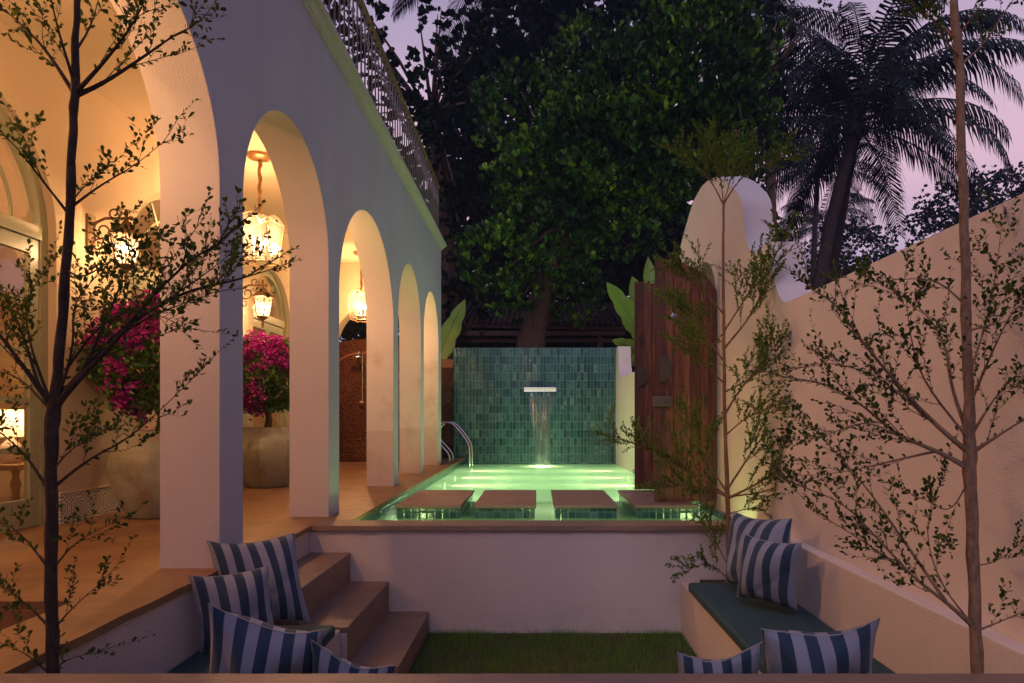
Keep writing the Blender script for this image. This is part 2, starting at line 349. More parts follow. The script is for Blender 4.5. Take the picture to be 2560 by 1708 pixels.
def m_water():
    N = Nt('pool_water'); p = N.pos()
    n = N.m_('ADD', N.noise(N.scale(p, (1,2.2,1)), 3.0, 4, .6), N.m_('MULTIPLY', N.noise(N.scale(p, (1,2.0,1)), 11.0, 3), .4))
    sp = N.n('ShaderNodeSeparateXYZ', {0: p}).outputs
    dx = N.m_('SUBTRACT', sp[0], .12); dy = N.m_('SUBTRACT', sp[1], 12.75); rr = N.m_('SQRT', N.m_('ADD', N.m_('MULTIPLY', dx, dx), N.m_('MULTIPLY', dy, dy)))
    wv = N.m_('MULTIPLY', N.m_('SINE', N.m_('MULTIPLY', rr, 38.0)), N.m_('DIVIDE', .25, N.m_('ADD', rr, .35)))
    bp = N.bump(N.m_('ADD', n, wv), .35, .03)
    fr = N.n('ShaderNodeFresnel', {0: 1.33, 'Normal': bp}).outputs[0]
    g = N.n('ShaderNodeBsdfGlossy', {0: (1,1,1), 'Roughness': .12, 'Normal': bp}).outputs[0]
    tr = N.n('ShaderNodeBsdfTransparent', {0: (.66,.95,.72)}).outputs[0]; tl = N.n('ShaderNodeBsdfTranslucent', {0: (.66,.88,.56), 'Normal': bp}).outputs[0]
    df = N.n('ShaderNodeBsdfDiffuse', {0: (.10,.32,.20)}).outputs[0]
    milk = N.n('ShaderNodeMixShader', {0: .15, 1: tl, 2: df}).outputs[0]
    b = N.n('ShaderNodeMixShader', {0: .80, 1: tr, 2: milk}).outputs[0]
    return N.done(N.n('ShaderNodeMixShader', {0: N.m_('MULTIPLY', fr, .38), 1: b, 2: g}).outputs[0])
M['water'] = m_water()
def m_fall():
    N = Nt('falling_water'); p = N.pos(); n = N.noise(N.scale(p, (34, 1, .5)), 1.0, 3)
    sp = N.n('ShaderNodeSeparateXYZ', {0: p}).outputs
    low = N.m_('MULTIPLY_ADD', sp[2], -.22, .30)
    a = N.m_('ADD', N.m_('MULTIPLY', N.ramp(n, [(.45,0.0),(.7,1.0)]), .25), low, clamp=True)
    d = N.n('ShaderNodeMixShader', {0: .5, 1: N.n('ShaderNodeBsdfTranslucent', {0: (.8,.88,.9)}).outputs[0], 2: N.n('ShaderNodeBsdfGlossy', {0: (.9,.95,1), 'Roughness': .2}).outputs[0]}).outputs[0]
    return N.done(N.n('ShaderNodeMixShader', {0: a, 1: N.n('ShaderNodeBsdfTransparent', {0: (1,1,1)}).outputs[0], 2: d}).outputs[0])
M['fall'] = m_fall()
#@@SECTION structure
# ------------------------------------------------------------ ground, terrace, pool
g = MB(); g.box(-400, 400, -200, 900, -1.7, -1.6); g.build('ground', M['soil'], kind='structure', label=None)
def wob(x0, y0, x1, y1, n, amp):
    o = []
    for i in range(n):
        t = i/n; dx, dy = x1-x0, y1-y0; L = math.hypot(dx, dy); k = amp*(math.sin(i*1.7+x0*3)+.6*math.sin(i*.61+1))*.5 if 0 < i else 0
        o.append((x0+dx*t-dy/L*k, y0+dy*t+dx/L*k))
    return o
XE = -1.575                                                    # terrace edge over the sunken seating pit
t = MB()
t.slab([(-9, 2.81), (-1.9, 2.81), (-1.9, -2)]+wob(XE, -2, XE, 4.80, 60, .008)+[(XE, 4.80), (XE, 5.066), (-1.366, 5.066), (-1.366, 13.4), (-9, 13.4)], -.032, 0)
t.build('terrace', M['stone'], kind='structure')
t = MB(); t.slab([(-9, 2.83), (-1.92, 2.83), (-1.92, -2), (-1.598, -2), (-1.598, 5.04), (-1.386, 5.04), (-1.386, 13.4), (-9, 13.4)], -1.6, -.034)
t.box(-9, -1.93, -2, 2.5, -1.6, -.40); t.box(-9, -1.93, 2.5, 2.825, -1.6, -.20)
t.build('terrace_base', M['pit'], kind='structure')
t = MB(); t.box(-9, -1.905, 2.795, 2.8255, -.169, -.034); t.box(-1.925, -1.895, -2, 2.79, -.6, -.034); t.box(-9, -1.925, -2, 2.50, -.398, -.37); t.box(-9, -1.925, 2.49, 2.826, -.198, -.17); t.build('terrace_step', M['stone'], kind='structure')
# pit floor and grass
t = MB(); t.box(-1.598, 1.60, 1.99, 4.85, -1.58, -.765); t.build('pit_ground', M['soil'], kind='structure')
ng = 42000
gx = rng.uniform(-1.05, 1.03, ng); gy = rng.uniform(2.56, 4.83, ng); gz = np.full(ng, -.765)
keep = ~((gx < -.755) & (gy > 3.76)); gx, gy, gz = gx[keep], gy[keep], gz[keep]; ng = len(gx)
base = np.stack([gx, gy, gz], 1); ang = rng.uniform(0, 2*np.pi, ng); L = rng.uniform(.018, .045, ng)*(1+.35*np.sin(gx*9)*np.sin(gy*7)); w = .0016
side = np.stack([np.cos(ang), np.sin(ang), 0*ang], 1)*w; la = rng.uniform(0, 2*np.pi, ng); le = rng.uniform(.1, .8, ng)
tip = base+np.stack([np.cos(la)*le*L, np.sin(la)*le*L, L], 1)
vv = np.stack([base-side, base+side, tip], 1).reshape(-1, 3)
mesh_obj('grass', vv, [np.arange(ng*3).reshape(-1, 3)], m_grassblade()); tag(bpy.data.objects['grass'], 'short green lawn on the floor of the sunken seating pit', 'grass', kind='stuff')
# pool basin
b = MB()
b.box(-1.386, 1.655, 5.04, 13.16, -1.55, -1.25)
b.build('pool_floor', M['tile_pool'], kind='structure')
b = MB()
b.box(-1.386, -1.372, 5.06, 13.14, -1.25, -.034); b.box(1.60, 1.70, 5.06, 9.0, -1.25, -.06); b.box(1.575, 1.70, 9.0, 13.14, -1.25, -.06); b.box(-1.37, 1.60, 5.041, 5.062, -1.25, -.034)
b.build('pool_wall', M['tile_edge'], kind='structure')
wv = MB(); wv.add([(-1.371, 5.063, -.118), (1.60, 5.063, -.118), (1.60, 13.1, -.118), (-1.371, 13.1, -.118)], [(0,1,2,3)])
wv.build('water', M['water'], kind='structure')
PG = (1.0, .98, .45)
for i, (y, sd) in enumerate([(8.9,-1),(10.1,-1),(11.4,-1),(8.9,1),(10.1,1),(11.4,1)]):
    x = -1.36 if sd < 0 else 1.565
    pl = thing('pool_light', (x, y, -.24), 'round underwater lamp in the '+('left' if sd < 0 else 'right')+' side of the pool, '+('nearest','middle','farthest')[i % 3]+' of its row', 'lamp', 'underwater pool lamps')
    m = MB(); m.tube([(x, y, -.24), (x-sd*.012, y, -.24)], .07, 20); m.build('housing', M['chrome'], pl)
    m = MB(); m.tube([(x-sd*.013, y, -.24), (x-sd*.02, y, -.24)], .055, 20); m.build('lens', emis('pool_lens', PG, 4), pl)
    point('pool_spot', (x-sd*.03, y, -.27), 85, PG, .05, pl, 'SPOT', spot_size=R(52), spot_blend=.9, rot=(R(102), 0, R(90 if sd > 0 else -90)))
    point('pool_glow', (x-sd*.6, y, -.75), 13.5, (.90,1.0,.66), .1, pl)
for i, (x, y) in enumerate([(-1.1, 5.2), (.08, 5.2), (1.48, 5.2)]):
    pl = thing('pool_light', (x, y-.13, -.19), 'underwater lamp in the near side of the pool by the '+('left','middle','right')[i]+' stepping stones', 'lamp', 'underwater pool lamps')
    m = MB(); m.tube([(x, 5.064, -.19), (x, 5.075, -.19)], .06, 16); m.build('housing', M['chrome'], pl)
    m = MB(); m.tube([(x, 5.076, -.19), (x, 5.082, -.19)], .045, 16); m.build('lens', emis('pool_lens', PG, 4), pl)
    point('pool_glow', (x, y+.03, -.20), 12, PG, .03, pl); point('pool_glow', (x*.93, 6.5, -.8) if abs(x) < 1 else (x*.75+.03, 7.45, -.7), 15, (.90,1.0,.66), .1, pl)
# pool tile wall
tw = thing('tiled_wall', (0, 13.2, 0), 'tall green glazed tile wall behind the pool with a water spout', 'wall')
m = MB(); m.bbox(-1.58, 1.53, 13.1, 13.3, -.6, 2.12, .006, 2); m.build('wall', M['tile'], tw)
# front pit wall
rw = thing('retaining_wall', (0, 4.9, -.76), 'white plastered wall between the lawn and the pool with brown stone coping', 'wall')
m = MB(); m.box(-1.597, 1.634, 4.83, 5.04, -1.55, -.034); m.build('wall', M['pit'], rw)
m = MB(); m.slab([(-1.574, 4.80)]+wob(-1.574, 4.80, 1.634, 4.80, 50, .006)[1:]+[(1.634, 4.80), (1.634, 5.066), (-1.574, 5.066)], -.034, -.001); m.build('coping', M['coping'], rw)
nw = thing('front_wall', (0, 1.9, -.76), 'low wall nearest the camera with a dark stone coping across the bottom', 'wall')
m = MB(); m.box(-1.597, 1.56, 1.35, 1.985, -1.55, -.034); m.build('wall', M['pit'], nw)
ed = [(1.56, 2.012)]+wob(1.56, 2.012, -1.573, 2.012, 70, .0022)[1:]+[(-1.573, 2.012)]
m = MB(); m.slab([(-1.573, 1.2), (1.56, 1.2)]+ed, -.034, 0); m.build('coping', M['coping'], nw)
# steps
gs = thing('garden_steps', (-1.2, 4.2, -.76), 'brown stone steps going down from the terrace to the lawn', 'steps')
for (x1, z, y0) in ((-1.307, -.193, 3.78), (-1.036, -.397, 3.765), (-.753, -.610, 3.75)):
    m = MB(); m.bbox(-1.597, x1, y0-.004, 4.829, z-.03, z, .004, 2); m.box(-1.597, x1-.004, y0+.012, 4.828, -.76, z-.03); m.build('step', M['coping'], gs)
m = MB(); m.box(-1.597, -1.042, 3.745, 3.776, -.76, -.43); m.box(-1.597, -.76, 3.748, 3.772, -.76, -.645); m.build('side', M['pit'], gs)
# benches
def bench(name, x0, x1, y0, y1, label):
    t = thing(name, ((x0+x1)/2, (y0+y1)/2, -.76), label, 'bench', 'built-in benches round the pit')
    m = MB(); m.bbox(x0, x1, y0, y1, -.78, -.402, .008, 2); m.build('base', M['gwall'] if x0 > 0 else M['pit'], t); return t
bench('garden_bench', 1.03, 1.556, 1.99, 4.828, 'white plastered built-in bench under the right garden wall')
bench('garden_bench', -1.596, -1.07, 1.99, 3.742, 'white plastered built-in bench under the terrace edge on the left')
bench('garden_bench', -1.068, 1.028, 1.99, 2.50, 'white plastered built-in bench along the low wall nearest the camera')
def cushion(x0, x1, y0, y1, label):
    m = MB(); m.bbox(x0, x1, y0, y1, -.400, -.335, .018, 4); o = m.build('seat_cushion', M['cloth'], autosmooth=40)
    return tag(o, label, 'cushion', 'teal seat cushions')
cushion(1.014, 1.55, 2.06, 4.545, 'flat dark teal seat cushion on the right bench by the garden wall')
cushion(-1.59, -1.055, 2.06, 3.61, 'flat dark teal seat cushion on the left bench below the terrace edge')
cushion(-1.04, 1.0, 2.0, 2.51, 'flat dark teal seat cushion on the bench along the nearest wall')
m = MB(); m.box(1.16, 1.54, 4.57, 4.825, -.402, -.385); m.build('planting_bed', M['soil'], kind='structure')
# stepping stones
def stone_slab(x0, x1, label):
    t = thing('stepping_stone', ((x0+x1)/2, 6.5, -1.2), label, 'stepping stone', 'stepping stones across the pool')
    m = MB(); m.bbox(x0, x1, 5.95, 7.23, -.03, 0, .006, 2); m.build('slab', M['coping'], t)
    m = MB(); m.box(x0+.012, x1-.012, 5.965, 7.215, -1.249, -.03); m.build('plinth', M['tile_edge'], t)
for (a, b_, l) in ((-1.225,-.65,'brown stepping stone in the pool nearest the veranda'), (-.54,.006,'brown stepping stone second from the veranda'), (.16,.72,'brown stepping stone third from the veranda, beside the one under the gate'), (.87,1.41,'brown stepping stone under the open wooden gate')):
    stone_slab(a, b_, l)
# ------------------------------------------------------------ the villa
villa = thing('villa', (-3.4, 7, 0), 'white plastered villa with a lit arcaded veranda beside the pool', 'house')
ARCH = [(2.66,.77,.77,1.93), (4.469,.767,.767,1.93), (6.57,1.053,.95,1.76), (8.673,.783,.783,1.92), (10.42,.733,.733,1.95)]
m = MB(); m.wall(arcade_profile(-1.5, 11.47, 3.72, ARCH), -1.59, -1.887); m.build('arcade_wall', M['pier'], villa, merge=True, autosmooth=35)
m = MB()      # thin smooth outer plaster coat on the facade face
m.wall([(t_, b_+.0, 3.715) for t_, b_, _ in arcade_profile(-1.5, 11.472, 3.72, ARCH)], -1.587, -1.5895); m.build('facade_plaster', M['facade'], villa, merge=True)
# cornice
prof = [(-1.586,3.585),(-1.572,3.585),(-1.570,3.605),(-1.556,3.608),(-1.55,3.63),(-1.535,3.642),(-1.532,3.655),(-1.508,3.66),(-1.503,3.695),(-1.60,3.715),(-1.60,3.585)]
m = MB(); n = len(prof)
m.add([(x, -1.5, z) for x, z in prof]+[(x, 11.47+max(0, -1.586-x if x < -1.586 else x+1.586), z) for x, z in prof], [tuple(range(n)), tuple(range(n, 2*n))[::-1]]+[(i, n+i, n+(i+1) % n, (i+1) % n) for i in range(n)])
N = Nt('cornice_plaster'); p = N.pos(); q = N.noise(N.scale(p, (1, .5, 3)), 9, 5, .7)
M['cornice'] = N.done(N.pr(N.mix(N.ramp(q, [(.5,0.0),(.7,.55)]), (.56,.53,.47), (.42,.38,.20)), .8, N.bump(q, .3, .01)))
m.build('cornice', M['cornice'], villa, merge=True)
m = MB(); m.box(-8.2, -1.89, -1.5, 11.47, 3.29, 3.70); m.build('ceiling_slab', M['inner'], villa)
DO = [(1.6,.86,.85,2.05), (4.0,.86,.85,2.05), (6.57,.86,.85,2.05), (8.86,.62,.62,2.05)]
m = MB(); m.wall(arcade_profile(-1.5, 11.16, 3.292, DO), -3.41, -3.62); m.build('inner_wall', M['inner'], villa, merge=True, autosmooth=35)
m = MB(); m.wall(arcade_profile(-3.62, -1.89, 3.292, [(-2.66,.66,.72,1.9)]), 11.16, 11.465, axis='x'); m.build('end_wall', M['inner'], villa, merge=True, autosmooth=35)
m = MB(); m.box(-8.2, -8.0, -1.5, 11.4, 0, 3.29); m.box(-8.0, -3.62, 11.2, 11.4, 0, 3.29); m.box(-8.0, -3.62, -1.5, -1.3, 0, 3.29); m.box(-8.0, -3.62, 5.5, 5.6, 0, 3.29); m.build('room_wall', plain('room_paint', (.62,.46,.30), .7), villa)
for (y0, y1) in ((4.88, 5.70), (7.45, 8.22), (9.5, 11.1)):
    m = MB(); m.box(-3.41, -3.398, y0, y1, 0.001, .209); m.build('tile_skirting', M['skirt'], villa, label='patterned blue and cream tile skirting')
    m = MB(); m.box(-3.41, -3.394, y0, y1, .21, .22); m.build('skirting_edge', M['inner'], villa)
def arched_door(yc, a, b, sp, fan=True):
    X0, X1 = -3.53, -3.47; fw = .075
    fr = MB(); o_ = arch_pts(yc, a, b, sp, 32); i_ = arch_pts(yc, a-fw, b-fw, sp, 32)
    o_ = [(yc-a, .0)]+o_+[(yc+a, .0)]; i_ = [(yc-a+fw, .0)]+i_+[(yc+a-fw, .0)]
    for k in range(len(o_)-1):
        A, B, C_, D = o_[k], o_[k+1], i_[k+1], i_[k]
        fr.add([(X0,*A),(X0,*B),(X0,*C_),(X0,*D),(X1,*A),(X1,*B),(X1,*C_),(X1,*D)], [(0,1,2,3),(4,7,6,5),(0,4,5,1),(3,2,6,7),(1,5,6,2),(0,3,7,4)])
    fr.box(X0-.004, X1+.012, yc-a+fw, yc+a-fw, sp-.05, sp+.04)
    d = fr.build('door', M['sage'], villa, label='arched sage green glazed door with fanlight')
    mu = MB()
    for th in (62, 118):
        c, s_ = math.cos(R(th)), math.sin(R(th)); L = .98
        p0 = Vector((-3.5, yc, sp+.03)); p1 = Vector((-3.5, yc+c*(a-fw)*L, sp+s_*(b-fw)*L)); mu.tube([p0, p1], .016, 6)
    mu.tube([(-3.5, y, z) for y, z in arch_pts(yc, a-.30, b-.30, sp+.03, 20)] if a > .7 else [(-3.5, yc, sp+.03), (-3.5, yc, sp+b-fw)], .014, 6)
    mu.build('fanlight_bar', M['sage'], d)
    for s_ in (-1, 1):
        y0, y1 = (yc-a+fw+.004, yc-.003) if s_ < 0 else (yc+.003, yc+a-fw-.004)
        lf = MB(); st = .085 if a > .7 else .06; X2, X3 = -3.52, -3.478; H = sp-.055
        lf.box(X2, X3, y0, y0+st, .01, H); lf.box(X2, X3, y1-st, y1, .01, H); lf.box(X2, X3, y0+st, y1-st, H-.10, H); lf.box(X2, X3, y0+st, y1-st, .01, .20)
        for q in range(1, 5): z = .20+(H-.30)*q/5; lf.box(X2+.006, X3-.006, y0+st, y1-st, z-.018, z+.018)
        lf.build('door_leaf', M['sage'], d)
        gl = MB(); gl.box(-3.502, -3.498, y0+st-.004, y1-st+.004, .19, H-.09); gl.build('pane', M['glass'], d)
        yy = y0 if s_ < 0 else y1
        for z in (.35, 1.75): hg = MB(); hg.tube([(-3.468, yy, z-.05), (-3.468, yy, z+.05)], .009, 8); hg.build('hinge', M['sage'], d)
    gl = MB(); ip = arch_pts(yc, a-fw, b-fw, sp+.03, 24); gl.add([(-3.5, y, z) for y, z in ip], [tuple(range(len(ip)))]); gl.build('fanlight_pane', M['glass'], d)
for d in DO[1:]: arched_door(*d)
# interior things seen through the doors, plus unseen added lamps
def room():
    t = thing('console_table', (-4.1, 5.1, 0), 'small wooden console table with turned legs behind the left glazed door', 'table')
    wd = plain('varnished_wood', (.30,.13,.05), .35)
    m = MB(); m.bbox(-4.45, -3.72, 4.9, 5.3, .38, .42, .008); m.build('tabletop', wd, t)
    for x in (-4.4, -3.77):
        for y in (4.95, 5.25):
            m = MB(); m.lathe([(.02,0),(.03,.02),(.02,.08),(.04,.14),(.022,.20),(.035,.28),(.02,.34),(.03,.379)], (x, y, 0), 12); m.build('leg', wd, t, smooth=True)
    t = thing('table_lamp', (-3.92, 5.1, .42), 'lit table lamp with a white shade on the console table', 'lamp')
    m = MB(); m.lathe([(.05,0),(.055,.02),(.08,.08),(.06,.14),(.02,.18),(.015,.24)], (-3.92, 5.1, .42), 20); m.build('base', plain('white_glaze', (.7,.66,.6), .3), t, smooth=True)
    N = Nt('lamp_shade'); sh = N.n('ShaderNodeMixShader', {0: .5, 1: N.n('ShaderNodeBsdfTranslucent', {0: (.9,.8,.65)}).outputs[0], 2: N.n('ShaderNodeBsdfDiffuse', {0: (.8,.74,.62)}).outputs[0]}).outputs[0]
    m = MB()
    nn = 28; z0, z1 = .62, .82
    m.add([(-3.92+r*math.cos(2*math.pi*k/nn), 5.1+r*math.sin(2*math.pi*k/nn), z) for r, z in ((.14,z0),(.10,z1)) for k in range(nn)], [(k, (k+1) % nn, nn+(k+1) % nn, nn+k) for k in range(nn)])
    m.build('lamp_shade', N.done(sh), t, smooth=True)
    m = MB(); m.sphere((-3.92, 5.1, .69), .025, 8); m.build('bulb', M['bulb'], t); point('lamp_light', (-3.92, 5.1, .74), 9, WARM, .04, t)
    t = thing('curtain', (-5.2, 3.6, 0), 'pleated cream curtain inside the left glazed door', 'curtain')
    m = MB(); ps = [(-5.2+.03*math.sin(i*1.3), 3.0+i*.022) for i in range(46)]; m.add([(x, y, .02) for x, y in ps]+[(x, y, 2.7) for x, y in ps], [(i, i+1, 47+i-0, 46+i) for i in range(45)]); m.build('fabric', plain('curtain_cloth', (.5,.42,.28), .9), t)
    t = thing('shelf_unit', (-5.6, 6.6, 0), 'tall open wooden shelf inside the second glazed door', 'shelf')
    m = MB()
    for z in (.3, .8, 1.3, 1.8, 2.3): m.box(-5.9, -5.5, 5.9, 7.2, z, z+.04)
    m.box(-5.9, -5.5, 5.86, 5.9, 0, 2.36); m.box(-5.9, -5.5, 7.2, 7.24, 0, 2.36); m.build('frame', plain('shelf_wood', (.26,.15,.06), .5), t)
    for (x, y) in ((-5.6, 2.5), (-5.6, 7.5)):  # unseen lamps, added to brighten the rooms behind the glass
        t = thing('room_fill_lamp', (x, y, 3.29), 'unseen ceiling lamp added to light the room behind the '+('left' if y < 5 else 'second')+' glazed door', 'lamp', 'added fill lamps in the rooms')
        m = MB(); m.lathe([(.16,-.03),(.16,0)], (x, y, 3.285), 24); m.build('housing', M['brass'], t)
        m = MB(); m.lathe([(.001,-.09),(.08,-.08),(.14,-.031)], (x, y, 3.285), 24); m.build('diffuser', emis('room_diffuser', (1,.7,.4), 6), t)
        point('room_fill', (x, y, 3.0), 160, WARM, .12, t)
room()
# balustrade on the roof
bal = thing('balustrade', (-1.625, 8, 3.72), 'slender iron balustrade with a wooden handrail along the villa roof edge', 'railing')
m = MB(); m.tube([(-1.625, 3.0, 4.63), (-1.625, 11.42, 4.63)], .03, 10); m.box(-1.65, -1.60, 3.0, 11.42, 4.585, 4.61); m.build('handrail', M['rail'], bal)
m = MB(); m.box(-1.64, -1.61, 3.0, 11.42, 3.79, 3.81); m.build('bottom_rail', M['iron'], bal)
bp = None
for i in range(60):
    y = 11.40-i*.14
    if bp is None:
        m = MB(); m.lathe([(.008,0),(.008,.60),(.015,.605),(.016,.625),(.010,.635),(.010,.65),(.018,.665),(.018,.685),(.010,.70),(.008,.71),(.008,.80),(.014,.865)], (-1.625, y, 3.72), 8)
        bp = m.build('baluster', M['iron'], bal, smooth=True); y00 = y; bl = bp.location.copy()
    else:
        c = bp.copy(); COL.objects.link(c); c.location = bl+Vector((0, y-y00, 0))
# ------------------------------------------------------------ lanterns
def pendant(x, y, label):
    t = thing('pendant_lantern', (x, y, 3.29), label, 'lantern', 'pendant lanterns under the veranda ceiling')
    m = MB(); m.lathe([(.03,-.05),(.06,-.045),(.105,-.03),(.12,-.012),(.12,0)], (x, y, 3.288), 24); m.build('ceiling_rose', M['brass'], t, autosmooth=40)
    pts = [(x+.006*math.sin(i*1.9), y+.006*math.cos(i*1.3), 3.24-.60*i/14) for i in range(15)]
    m = MB(); m.tube(pts, [.018+.004*math.sin(i*2.1) for i in range(15)], 8); m.build('chain_sleeve', plain('silk_sleeve', (.30,.17,.07), .7, bs=.6), t, smooth=True)
    zt, zb = 2.68, 2.25; rt, rb = .235, .175; nn = 4; ph = R(38)
    fr = MB(); gl = MB(); kn = MB()
    for k in range(nn):
        a0, a1 = ph+2*math.pi*k/nn, ph+2*math.pi*(k+1)/nn
        T0 = Vector((x+rt*math.cos(a0), y+rt*math.sin(a0), zt)); T1 = Vector((x+rt*math.cos(a1), y+rt*math.sin(a1), zt))
        B0 = Vector((x+rb*math.cos(a0), y+rb*math.sin(a0), zb)); B1 = Vector((x+rb*math.cos(a1), y+rb*math.sin(a1), zb))
        n = 8; up = [T0.lerp(T1, i/n)+Vector((0,0,.055*math.sin(math.pi*i/n)**1.5-.03)) for i in range(n+1)]
        low = [B0.lerp(B1, i/n) for i in range(n+1)]
        gl.add(up+low, [(i, i+1, n+2+i, n+1+i) for i in range(n)])
        fr.tube([B0, B1], .005, 6); fr.tube([T0+Vector((0,0,-.03)), B0], .0045, 6); fr.tube(up, .0035, 5)
        mid = T0.lerp(T1, .5); c = Vector((x, y, zt-.02)); fr.tube([c, c.lerp(mid, .5)+Vector((0,0,.03)), mid+Vector((0,0,-.03))], .004, 6)
        kn.sphere(T0.lerp(T1, .5)+Vector((0,0,-.03)), .016, 6); kn.sphere(B0.lerp(B1, .5)+Vector((0,0,.05)), .012, 6)
    gl.build('glass', M['lampglass'], t)
    fr.tube([(x, y, zt-.05), (x, y, zb+.06)], .007, 8); fr.lathe([(.05,0),(.06,.01),(.05,.02)], (x, y, zb+.06), 12); fr.build('frame', M['brass'], t); kn.build('knob', M['bronze'], t)
    cd = MB(); bu = MB()
    for k in range(4):
        a = R(20+90*k); px, py = x+.055*math.cos(a), y+.055*math.sin(a)
        cd.tube([(px, py, zb+.07), (px, py, zb+.17)], .009, 8)
        bu.lathe([(.004,0),(.016,.02),(.018,.04),(.010,.065),(.002,.085)], (px, py, zb+.171), 10)
    cd.build('candle', plain('ivory_candle', (.7,.6,.42), .5), t); bu.build('bulb', M['bulb'], t, smooth=True)
    point('lantern_light', (x, y, zb+.24), PEND, WARM, .05, t)
PEND = 145
pendant(-2.655, 2.66, 'glass pendant lantern under the ceiling behind the nearest veranda arch')
pendant(-2.655, 6.57, 'glass pendant lantern on a long cloth-wrapped chain, seen through the second arch')
pendant(-2.655, 10.4, 'small-looking glass pendant lantern glowing beside the third arch pier')
def wall_lantern(y, label):
    xw = -3.41; x = -3.13; z = 2.05
    t = thing('wall_lantern', (xw, y, z), label, 'lantern', 'wall lanterns between the doors')
    m = MB(); m.bbox(xw, xw+.02, y-.05, y+.05, z-.02, z+.26, .006)
    m.tube([(xw+.02, y, z+.19), (xw+.12, y, z+.235), (x+.03, y, z+.235)], .011, 8)
    def scroll(cx, cz, r, a0, turns, s_=1):
        n = 26; m.tube([(cx+s_*r*(1-.7*i/n)*math.cos(a0+turns*2*math.pi*i/n), y, cz+r*(1-.7*i/n)*math.sin(a0+turns*2*math.pi*i/n)) for i in range(n+1)], .0075, 6)
    scroll(xw+.10, z+.14, .075, 2.2, 1.3); scroll(xw+.19, z+.275, .05, 3.4, 1.2, -1); scroll(xw+.07, z+.03, .05, 1.2, 1.2)
    m.sphere((x+.04, y, z+.235), .018, 8); m.build('bracket', M['bronze'], t)
    m = MB(); m.lathe([(.012,.30),(.018,.27),(.010,.235),(.02,.215),(.03,.20),(.05,.17),(.075,.15),(.135,.105),(.14,.095),(.12,.09)][::-1], (x, y, z), 6); m.lathe([(.02,-.25),(.006,-.235),(.02,-.21),(.008,-.19),(.02,-.165),(.06,-.14),(.075,-.125)], (x, y, z), 6)
    for k in range(6):
        a = 2*math.pi*k/6; c, s_ = math.cos(a), math.sin(a); m.tube([(x+.118*c, y+.118*s_, z+.095), (x+.074*c, y+.074*s_, z-.125)], .006, 5)
        a2 = 2*math.pi*(k+.5)/6; c, s_ = math.cos(a2), math.sin(a2)
        tg = Vector((-s_, c, 0)); o = Vector((x, y, z))
        for sg in (-1, 1): m.tube([o+Vector((.098*c, .098*s_, .08))+tg*sg*.03, o+Vector((.088*c, .088*s_, .02))+tg*sg*.006, o+Vector((.082*c,.082*s_,-.03))+tg*sg*.02, o+Vector((.07*c,.07*s_,-.10))+tg*sg*.004], .003, 4)
    m.build('cage', M['bronze'], t)
    m = MB(); m.add([(x+r*math.cos(math.pi*k/3), y+r*math.sin(math.pi*k/3), z+h) for r, h in ((.112,.09),(.070,-.12)) for k in range(6)], [(k, (k+1) % 6, 6+(k+1) % 6, 6+k) for k in range(6)]); m.build('glass', M['frost'], t)
    m = MB(); m.sphere((x, y, z), .03, 8); m.build('bulb', M['bulb'], t)
    point('lantern_light', (x, y, z-.02), 38, (1,.56,.25), .035, t)
wall_lantern(5.22, 'ornate bronze wall lantern beside the left glazed door, behind the sapling branches')
wall_lantern(7.83, 'ornate bronze wall lantern below the pendant, seen through the second arch')
# ------------------------------------------------------------ garden wall and gate
GX = 1.635
def gx_(t): return GX-max(0, t-8.0)*.0195
prof = [(-1,1.507),(4.42,1.507),(4.46,1.51),(4.53,1.535),(4.60,1.593),(4.66,1.67),(4.70,1.77),(4.74,1.90),(4.76,1.987),(5.08,1.987),(5.16,2.005),(5.235,2.06),(5.30,2.14),(5.345,2.236),(5.38,2.34),(5.40,2.436),(5.43,2.49),(5.52,2.58),(5.62,2.646),(5.83,2.78),(6.12,2.924),(6.35,2.985),(6.53,3.02),(6.70,3.04),(6.85,3.03),(7.05,3.01),(7.22,2.95),(7.56,2.79),(7.78,2.64),(7.95,2.50),(7.99,2.43),(8.03,2.26),(8.12,2.10),(8.30,1.99),(8.62,1.987),(8.66,1.80),(8.74,1.62),(8.86,1.53),(8.95,1.507),(12.2,1.505),(12.45,1.53),(12.6,1.62),(12.70,1.78),(12.74,1.98),(12.76,2.11),(13.1,2.11)]
def top_at(y):
    for (a, b), (c, d) in zip(prof[:-1], prof[1:]):
        if a <= y <= c: return b+(d-b)*(y-a)/(c-a)
    return prof[-1][1]
ap = arch_pts(6.66, .50, .50, 1.77, 24)
pr = []; ys = sorted(set([p[0] for p in prof]+[6.16, 7.16]+[a[0] for a in ap]))
for y in ys:
    tz = top_at(y)
    if y < 6.16-1e-6 or y > 7.16+1e-6: pr.append((y, -1.55, tz))
    elif abs(y-6.16) < 1e-6: pr += [(y, -1.55, tz), (y, 1.77, tz)]
    elif abs(y-7.16) < 1e-6: pr += [(y, 1.77, tz), (y, -1.55, tz)]
    else: pr.append((y, 1.77+math.sqrt(max(0, .25-(y-6.66)**2)), tz))
gw = thing('garden_wall', (1.75, 6.66, 0), 'warm-lit plastered garden wall with a swooping top and an arched gateway', 'wall')
m = MB(); m.wall(pr, gx_, lambda t: gx_(t)+.235); m.build('wall', M['gwall'], gw, merge=True, autosmooth=35)
m = MB(); m.box(1.636, 1.88, 6.161, 7.159, -1.5, -.001); m.build('threshold', M['coping'], gw)
m = MB(); m.bbox(1.557, 1.634, -1, 4.826, -1.5, 0, .006, 2); m.build('ledge', M['gwall'], gw)
